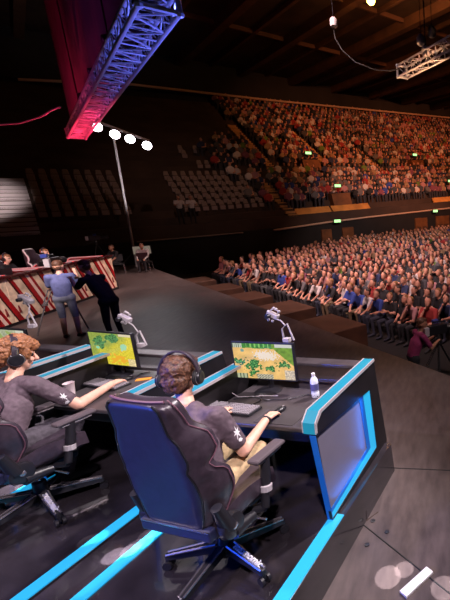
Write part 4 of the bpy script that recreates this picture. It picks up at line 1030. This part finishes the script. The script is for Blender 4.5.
# ================================================================== AUDIENCE
rnd = random.Random(11)
PAL = [((.018, .018, .022), 'black', 30), ((.05, .05, .06), 'charcoal', 14), ((.13, .12, .13), 'grey', 12), ((.55, .5, .5), 'white', 13), ((.4, .2, .22), 'pink', 7), ((.3, .03, .03), 'red', 8),
       ((.03, .06, .3), 'blue', 4), ((.02, .03, .09), 'navy', 9), ((.2, .06, .1), 'plum', 5), ((.12, .2, .04), 'green', 3), ((.3, .2, .12), 'tan', 5)]
def pick():
    x = rnd.uniform(0, sum(p[2] for p in PAL))
    for p in PAL:
        x -= p[2]
        if x < 0: return p
    return PAL[0]
poses = [(.0, 'lap'), (.14, 'knees'), (.02, 'crossed'), (.1, 'chin'), (-.04, 'lap'), (.06, 'crossed'), (.18, 'chin')]
PNAME = ['hands in the lap', 'elbows on the knees', 'arms crossed', 'hand at the chin', 'leaning back', 'arms folded', 'bent forward']
crowd_me = []
for k, (dy, hd) in enumerate(poses):
    J = seated(dy, hd); J['knR'] = (.12+.03*(k % 3), .44, .5); J['anL'] = (-.12-.04*(k % 2), .4, .09); yawl = V((rnd.uniform(-.5, .5), 1, rnd.uniform(-.15, .1)))
    P = body_prims(J, 1, fat=1+.06*(k % 3)); h, R = head_prims(J['head'], yawl, 1, False); P += h; hd_ = V(J['head'])
    for off, rr in (((0, -.03, .045), (.082, .092, .085)), ((0, -.05, -.03), (.074, .055, .075 if k % 3 == 0 else .05))): P.append(ell('hair', hd_+R @ V(off)*1.08, V(rr)*1.08, R))
    for hk in ('c_hair', 'c_hairl'):
        if hk == 'c_hair': me = skin_figure(P, 'seated_spectator', .028, 2, {'skin': M['c_skin'], 'shirt': M['c_shirt'], 'pants': M['c_pants'], 'shoe': M['c_pants'], 'hair': M['c_hair']}, dec=.42); base = me
        else: me = base.copy(); me.materials[4] = M['c_hairl']
        crowd_me.append(me)
# seats: floor block then the stand
FL, TI = [], []
for r in range(30):
    u = 6.95+.82*r; n = 0
    v = 7.2 + .0*r
    while v < 27.6:
        v += .5+.0*r
        gap = abs(v-18.6) < .45 and r > 3
        if gap: continue
        vend = 23.2 + r*.35
        if v > vend: break
        p = UV(u+rnd.uniform(-.05, .05), v+rnd.uniform(-.06, .06), FZ+.012*r); q = proj(p+V((0, 0, 1.1)))
        if not (-5 < q[0] < 456) or q[2] < 0 or q[1] > 600: continue
        if rnd.random() < .04: continue
        FL.append((q[2], r, n, p)); n += 1
def blocked(i, u):
    for (au, a0, a1) in AISLES:
        if a0-.5 <= i <= a1+.5 and abs(u-au) < (.5 if au > 0 else .9): return True
    for (vu, vi) in VOM:
        if vi-.8 <= i <= vi+1.4 and abs(u-vu) < 1.2: return True
        if vi-2.6 <= i < vi-.8 and abs(u-vu) < .5: return True
    return False
SEATS = []
for i in range(0, 24):
    n = 0; u = -2.0
    while u < 56:
        u += .5
        if blocked(i, u): continue
        q = proj(TP(i, u, 1.1, .3))
        if not (-4 < q[0] < 456): continue
        lim = 12.2 if i < 6 else (11.0 if i < 11 else (12.5 if i < 13 else 15.5))
        if i in (6,) and u < 34: continue
        if u < lim:
            if (i < 6 and 7.2 < u < 12.2) or (-1 < i < 7 and .9 < u < 4.8): SEATS.append((i, u))
            elif i < 11 and i > 6 and 9.0 < u and rnd.random() < .5: SEATS.append((i, u))
            if not (10.6 < u and i < 6 and rnd.random() < .25): continue
            SEATS.pop()
        dens = .93 if u > 17 else .8
        if rnd.random() > dens: continue
        TI.append((q[2], i, n, TP(i, u+rnd.uniform(-.06, .06), .0, .3+rnd.uniform(-.05, .05)))); n += 1
FL.sort(key=lambda s: s[0]); near_n = 298
used = set(); cnt = {}
face_stage = math.radians(135)                                   # towards the stage: direction (-u)
indiv, rest = FL[:near_n], FL[near_n:]
rows = {}
for s in indiv: rows.setdefault(s[1], []).append(s)
for r, lst in rows.items():
    lst.sort(key=lambda s: proj(s[3])[0], reverse=True)          # counted from the picture edge end
    for j, s in enumerate(lst):
        col = pick(); k = rnd.randrange(len(poses)); fair = rnd.random() < .25
        o = bpy.data.objects.new('seated_spectator', crowd_me[k*2+(1 if fair else 0)]); C.objects.link(o)
        o.location = s[3]; o.rotation_euler.z = face_stage + rnd.uniform(-.25, .25); sc1 = rnd.uniform(.94, 1.06); o.scale = (sc1, sc1, sc1)
        o.color = (*col[0], 1)
        tag(o, '%s-haired spectator in %s top, %s row from stage, %s seat from right end' % ('fair' if fair else 'dark', col[1], ordi(r), ordi(j)), 'person', 'spectators seated on the arena floor')
# everyone farther back: uncountable heads, one mesh
def lowpoly():
    mb = MB()
    mb.ball((0, .04, 1.19), (.095, .105, .125), 1, n=8)
    mb.ball((0, .0, 1.24), (.1, .1, .1), 2, n=6)
    lo = [(-.2, -.1, .5), (.2, -.1, .5), (.2, .16, .5), (-.2, .16, .5)]; mi = [(-.25, -.09, .95), (.25, -.09, .95), (.22, .12, .95), (-.22, .12, .95)]; hi = [(-.07, -.04, 1.08), (.07, -.04, 1.08), (.06, .07, 1.08), (-.06, .07, 1.08)]
    mb.prism(lo, mi, 0); mb.prism(mi, hi, 0)
    for sx in (-1, 1):
        mb.prism([(sx*.05, .0, .42), (sx*.2, .0, .42), (sx*.2, .5, .42), (sx*.05, .5, .42)], [(sx*.05, .0, .57), (sx*.2, .0, .57), (sx*.2, .5, .55), (sx*.05, .5, .55)], 3)
        mb.prism([(sx*.07, .4, 0), (sx*.18, .4, 0), (sx*.18, .52, 0), (sx*.07, .52, 0)], [(sx*.06, .38, .5), (sx*.2, .38, .5), (sx*.2, .52, .5), (sx*.06, .52, .5)], 3)
        mb.tube([(sx*.24, .02, .92), (sx*.27, .1, .7), (sx*.08, .3, .62)], [.055, .05, .045], n=4, mi=(0 if sx > 0 else 1))
    return mb
LP = lowpoly(); lv = np.array([tuple(p) for p in LP.v]); lf = LP.f
HAIR = [(.03, .018, .012), (.05, .028, .015), (.2, .1, .04), (.02, .015, .012)]
SK = [(.6, .3, .2), (.5, .24, .16), (.3, .14, .09)]
vsA = []; fsA = []; colA = []; off = 0
def addlow(p, ang, mul=1):
    global off
    c, s = math.cos(ang), math.sin(ang); k = rnd.uniform(.94, 1.08); jit = rnd.uniform(-.05, .06)
    q = lv*k; q = q + np.array([0, jit, 0])*(q[:, 2:3] > .9)
    w = np.stack([q[:, 0]*c-q[:, 1]*s+p.x, q[:, 0]*s+q[:, 1]*c+p.y, q[:, 2]+p.z], 1)
    vsA.append(w); col = pick()[0]; hair = rnd.choice(HAIR); skn = rnd.choice(SK); pants = (.03, .03, .04)
    for f, mi in zip(lf, LP.m):
        fsA.append([i+off for i in f]); colA.extend([(*(col, skn, hair, pants)[mi], 1)]*len(f))
    off += len(lv)
for s in rest: addlow(s[3], face_stage + rnd.uniform(-.3, .3))
for s in TI: addlow(s[3], math.radians(180+45-20+90-90) + rnd.uniform(-.35, .35) - math.radians(0) + math.radians(0))
me = bpy.data.meshes.new('audience_crowd'); me.from_pydata(np.concatenate(vsA).tolist(), [], fsA)
at = me.color_attributes.new('Col', 'FLOAT_COLOR', 'CORNER'); at.data.foreach_set('color', np.array(colA, 'f').ravel()); me.materials.append(M['crowd'])
tag(obj('audience_crowd', me), 'packed audience filling the rear arena floor and the amber-lit side stand', 'crowd', kind='stuff')
print('floor', len(FL), 'tier', len(TI), 'seats', len(SEATS))
# empty tip-up seats
sm = MB(); sm.box((0, 0, .42), (.42, .12, .38)); 
def seat_thing(first=[None]):
    pass
e0 = None; rc = {}
for (i, u) in SEATS:
    left = u < 5; key = (left, i); rc[key] = rc.get(key, -1)+1
    lab = 'empty tip-up seat in the %s block, %s row up, %s seat along' % ('dim dark corner' if left else 'unlit lower', ordi(i), ordi(rc[key]))
    p = TP(i, u, .0, .3)
    if e0 is None:
        e0 = thing('stand_seat', lab, 'seat', p, PI/4, 'empty seats in the stand')
        mb = MB(); mb.prism([(-.17, .14, .58), (.17, .14, .58), (.17, .2, .58), (-.17, .2, .58)], [(-.12, .2, .88), (.12, .2, .88), (.12, .26, .86), (-.12, .26, .86)]); mb.build('backrest', M['seat'], e0, bevel=.03)
        MB().box((0, .04, .42), (.34, .08, .26)).build('seat', M['seatred'], e0, bevel=.02); MB().box((0, .12, .2), (.06, .1, .4)).build('pedestal', M['black'], e0)
        src = kids(e0)
    else:
        c = e0.copy(); C.objects.link(c); c.location = p; c['label'] = lab
        for ch in src: d = ch.copy(); C.objects.link(d); d.parent = c
# two stewards standing at the stand rail and two people at the doors
for k, (x, y, lab, sh) in enumerate(((180, 211, 'steward in pale top standing by the dark lower block, nearer the edge', 'greyshirt'), (192, 211, 'steward in pale top standing beside the other by the empty seats', 'greyshirt'),
                                     (372-0, 232, 'person in pale top standing against the wall under the parapet', 'greyshirt'), (393, 230, 'pair member in white top standing under the parapet, toward the far doors', 'greyshirt'))):
    vv = 29.0 if k < 2 else 28.1; P0 = (lambda r: V((0, 0, HS)) + r*(vv/((r.y-r.x)/S2)))(ray(x, y)); uu = (P0.x+P0.y)/S2
    base = UV(uu, vv, 2.3-.42 if k < 2 else FZ)
    simple_figure('person', lab, standing(0), V((0, 1, 0)), base, math.radians(225), M[sh], M['dark'], M['brown'], voxel=.04)
# ================================================================== LIGHT
def spot(name, loc, tgt, E_, col, ang, blend=.5, r=.25):
    d = bpy.data.lights.new(name, 'SPOT'); d.energy = E_; d.color = col; d.spot_size = math.radians(ang); d.spot_blend = blend; d.shadow_soft_size = r
    o = bpy.data.objects.new(name, d); C.objects.link(o); o.location = loc
    o.rotation_euler = (V(tgt)-V(loc)).to_track_quat('-Z', 'Y').to_euler(); return o
def area(name, loc, tgt, size, E_, col):
    d = bpy.data.lights.new(name, 'AREA'); d.energy = E_; d.color = col; d.size = size
    o = bpy.data.objects.new(name, d); C.objects.link(o); o.location = loc
    o.rotation_euler = (V(tgt)-V(loc)).to_track_quat('-Z', 'Y').to_euler(); return o
w = bpy.data.worlds.new('world'); sc.world = w; w.use_nodes = True
w.node_tree.nodes['Background'].inputs[0].default_value = (.010, .006, .012, 1); w.node_tree.nodes['Background'].inputs[1].default_value = .15
# stage wash over our booths, from the grid above and ahead
spot('key_front', (3.2, 6.5, 8.0), (-2.6, 2.6, 1), 5200, (1, .88, .9), 36, .5, .2)
spot('key_back', (-7.5, .5, 8.0), (-3.0, 2.6, 1), 2200, (1, .82, .92), 40, .6, .2)
spot('key_top', (.8, -1.6, 7.5), (-2.4, 2.6, .9), 3000, (1, .84, .92), 42, .7, .2)
spot('blue_low', (-6.5, -1.5, 3.0), (-2.4, 2.0, 1.2), 1500, (.02, .1, 1), 30, .7, .3)
spot('stage_centre', (-3, 14, 11), (-12.5, 16.5, 0), 6000, (1, .66, .6), 34, 1, .3)
spot('stage_far', (-6, 23, 10), (-12.5, 17.5, 0), 3600, (1, .66, .58), 30, 1, .3)
spot('stage_side', (4.5, 1.5, 8), (1.1, 5.0, 0), 1700, (1, .84, .8), 44, 1, .4)
spot('red_team', (-6.2, 4.0, 6.0), (-10.8, 11.2, .8), 5200, (1, .8, .76), 34, .6, .2)
spot('red_low', (-16, 8, 2.5), (-12, 14, 1), 500, (1, .03, .05), 60, .6, .3)
# house light over the floor block and amber light on the stand
spot('house_floor', UV(3.4, 10.5, 12), UV(10, 16, -1), 14000, (1, .66, .62), 60, 1, .2)
spot('front_right_fill', UV(3.5, 5, 9), UV(7.6, 9.5, -.5), 3600, (1, .62, .58), 50, 1, .2)  # added lamp, lifts the dark right end of the front rows
spot('house_floor_far', UV(12, 8, 13), UV(22, 26, -1), 11000, (1, .68, .6), 50, .8, .2)
spot('stand_amber', UV(20, 4, 15), UV(27, 38, 6.5), 27000, (1, .31, .12), 44, .9, .2)
spot('stand_amber_far', UV(44, 6, 15), UV(44, 40, 9), 23000, (1, .29, .11), 46, .8, .2)
# the LED strip of the near booth wall washing its own side panel
for _a, _z, _w, _h, _ta, _tz in ((3.11, .72, .5, .03, 2.6, .72), (2.8, .40, .03, .55, 2.8, .9)):
    _d = bpy.data.lights.new('strip_wash', 'AREA'); _d.shape = 'RECTANGLE'; _d.size = .03; _d.size_y = .5; _d.energy = .6; _d.color = (.01, .2, .95)
    _o = bpy.data.objects.new('strip_wash', _d); C.objects.link(_o); _o.location = LA(BL[0]+.645, _a, _z)
    _dir = LA(BL[0]+.585, _ta if _ta != _a else _a, _tz) - LA(BL[0]+.645, _a, _z); _y = V((0, 0, 1)) if _ta != _a else LA(0, 1, 0)
    _zz = -_dir.normalized(); _xx = _y.cross(_zz).normalized(); _yy = _zz.cross(_xx); _mm = Matrix((_xx, _yy, _zz)).transposed().to_4x4(); _mm.translation = _o.location; _o.matrix_world = _mm
spot('seat_fill', UV(4, 14, 12), UV(9, 33, 4), 1300, (1, .6, .5), 40, 1, .2)  # added lamp, lights the empty seats a little
spot('stairs_fill', UV(-3, 20, 8), UV(-1.0, 31.6, 3.3), 8000, (1, .8, .75), 18, .9, .2)  # added lamp aimed to whiten the left stairs
# truss colours: the lamps at its ends
spot('truss_red', T1+V((1.2, -1.4, -1.8)), T1+V((.9, -1.0, 0)), 520, (1, .03, .1), 120, .6, .1)
spot('truss_red2', T1.lerp(T0, .35)+V((1.2, -.6, -2.3)), T1.lerp(T0, .35), 240, (1, .04, .15), 110, .6, .1)
spot('truss_blue', T0+V((.5, 1.2, -1.6)), T0+V((0, .9, 0)), 330, (.12, .16, 1), 130, .6, .1)
spot('truss_blue2', T0.lerp(T1, .35)+V((.9, .4, .9)), T0.lerp(T1, .35), 110, (.2, .16, 1), 140, .6, .1)
spot('drape_red', T1+UV(-3.5, -2.5, -.8), T1+UV(0, .5, 2.4), 300, (1, .02, .12), 62, 1, .2)
spot('drape_purple', T0.lerp(T1, .5)+UV(-4, -1, -.8), T0.lerp(T1, .45)+V((0, 0, 2.4)), 170, (.5, .04, .4), 90, 1, .2)
spot('amber_truss', TA+V((.8, -1.5, -2.0)), TA+V((.9, 0, 0)), 620, (1, .5, .25), 90, .6, .1)
area('roof_amber', atz(400, 20, 13.2), atz(415, 5, 16), 1.5, 260, (1, .42, .15))
bl = bpy.data.lights.new('bulb_light', 'POINT'); bl.energy = 500; bl.color = (1, .4, .1); bl.shadow_soft_size = .1
o = bpy.data.objects.new('bulb_light', bl); C.objects.link(o); o.location = atz(371, 2, 14.3)
spot('pole_fill', V((sx_+2.5, sy_-3, 1)), V((top.x, top.y, 4.5)), 1500, (1, .9, .9), 40, 1, .1)  # unseen lamp added so the stand pole shows bright
# lamp beams of the four stand lamps
for k in range(2):
    c = b0_.lerp(b1_, .2+.5*k); spot('stand_lamp_beam', c+V((0, -.6, -.1)), (-4, 6, 0), 120, (1, .93, .97), 40, .8, .2)
# gobo patches thrown on the floor
for (x, y, z, s_, e_) in ((114, 556, PZ, .75, 1), (135, 546, PZ, .4, .4), (148, 535, PZ, .35, .3), (388, 577, 0, 1.0, .3), (444, 588, 0, 1.0, .3), (7, 490, PZ, .9, .8), (88, 541, PZ, .5, .15)):
    p = atz(x, y, z); spot('gobo_patch', p+V((.5, -2.2, 7.0)), p, 30000*e_, (1, .92, .97), s_*1.5, .15, .006); q_ = p+V((.11*s_, .06*s_, 0)); spot('gobo_patch', q_+V((.5, -2.2, 7.0)), q_, 30000*e_, (1, .92, .97), s_*1.1, .15, .006)
sc.view_settings.view_transform = 'Standard'; sc.view_settings.look = 'None'; sc.view_settings.gamma = 1; sc.view_settings.exposure = 0
sc.view_settings.use_curve_mapping = False
sc.cycles.use_denoising = True; sc.cycles.max_bounces = 6; sc.cycles.sample_clamp_indirect = 4
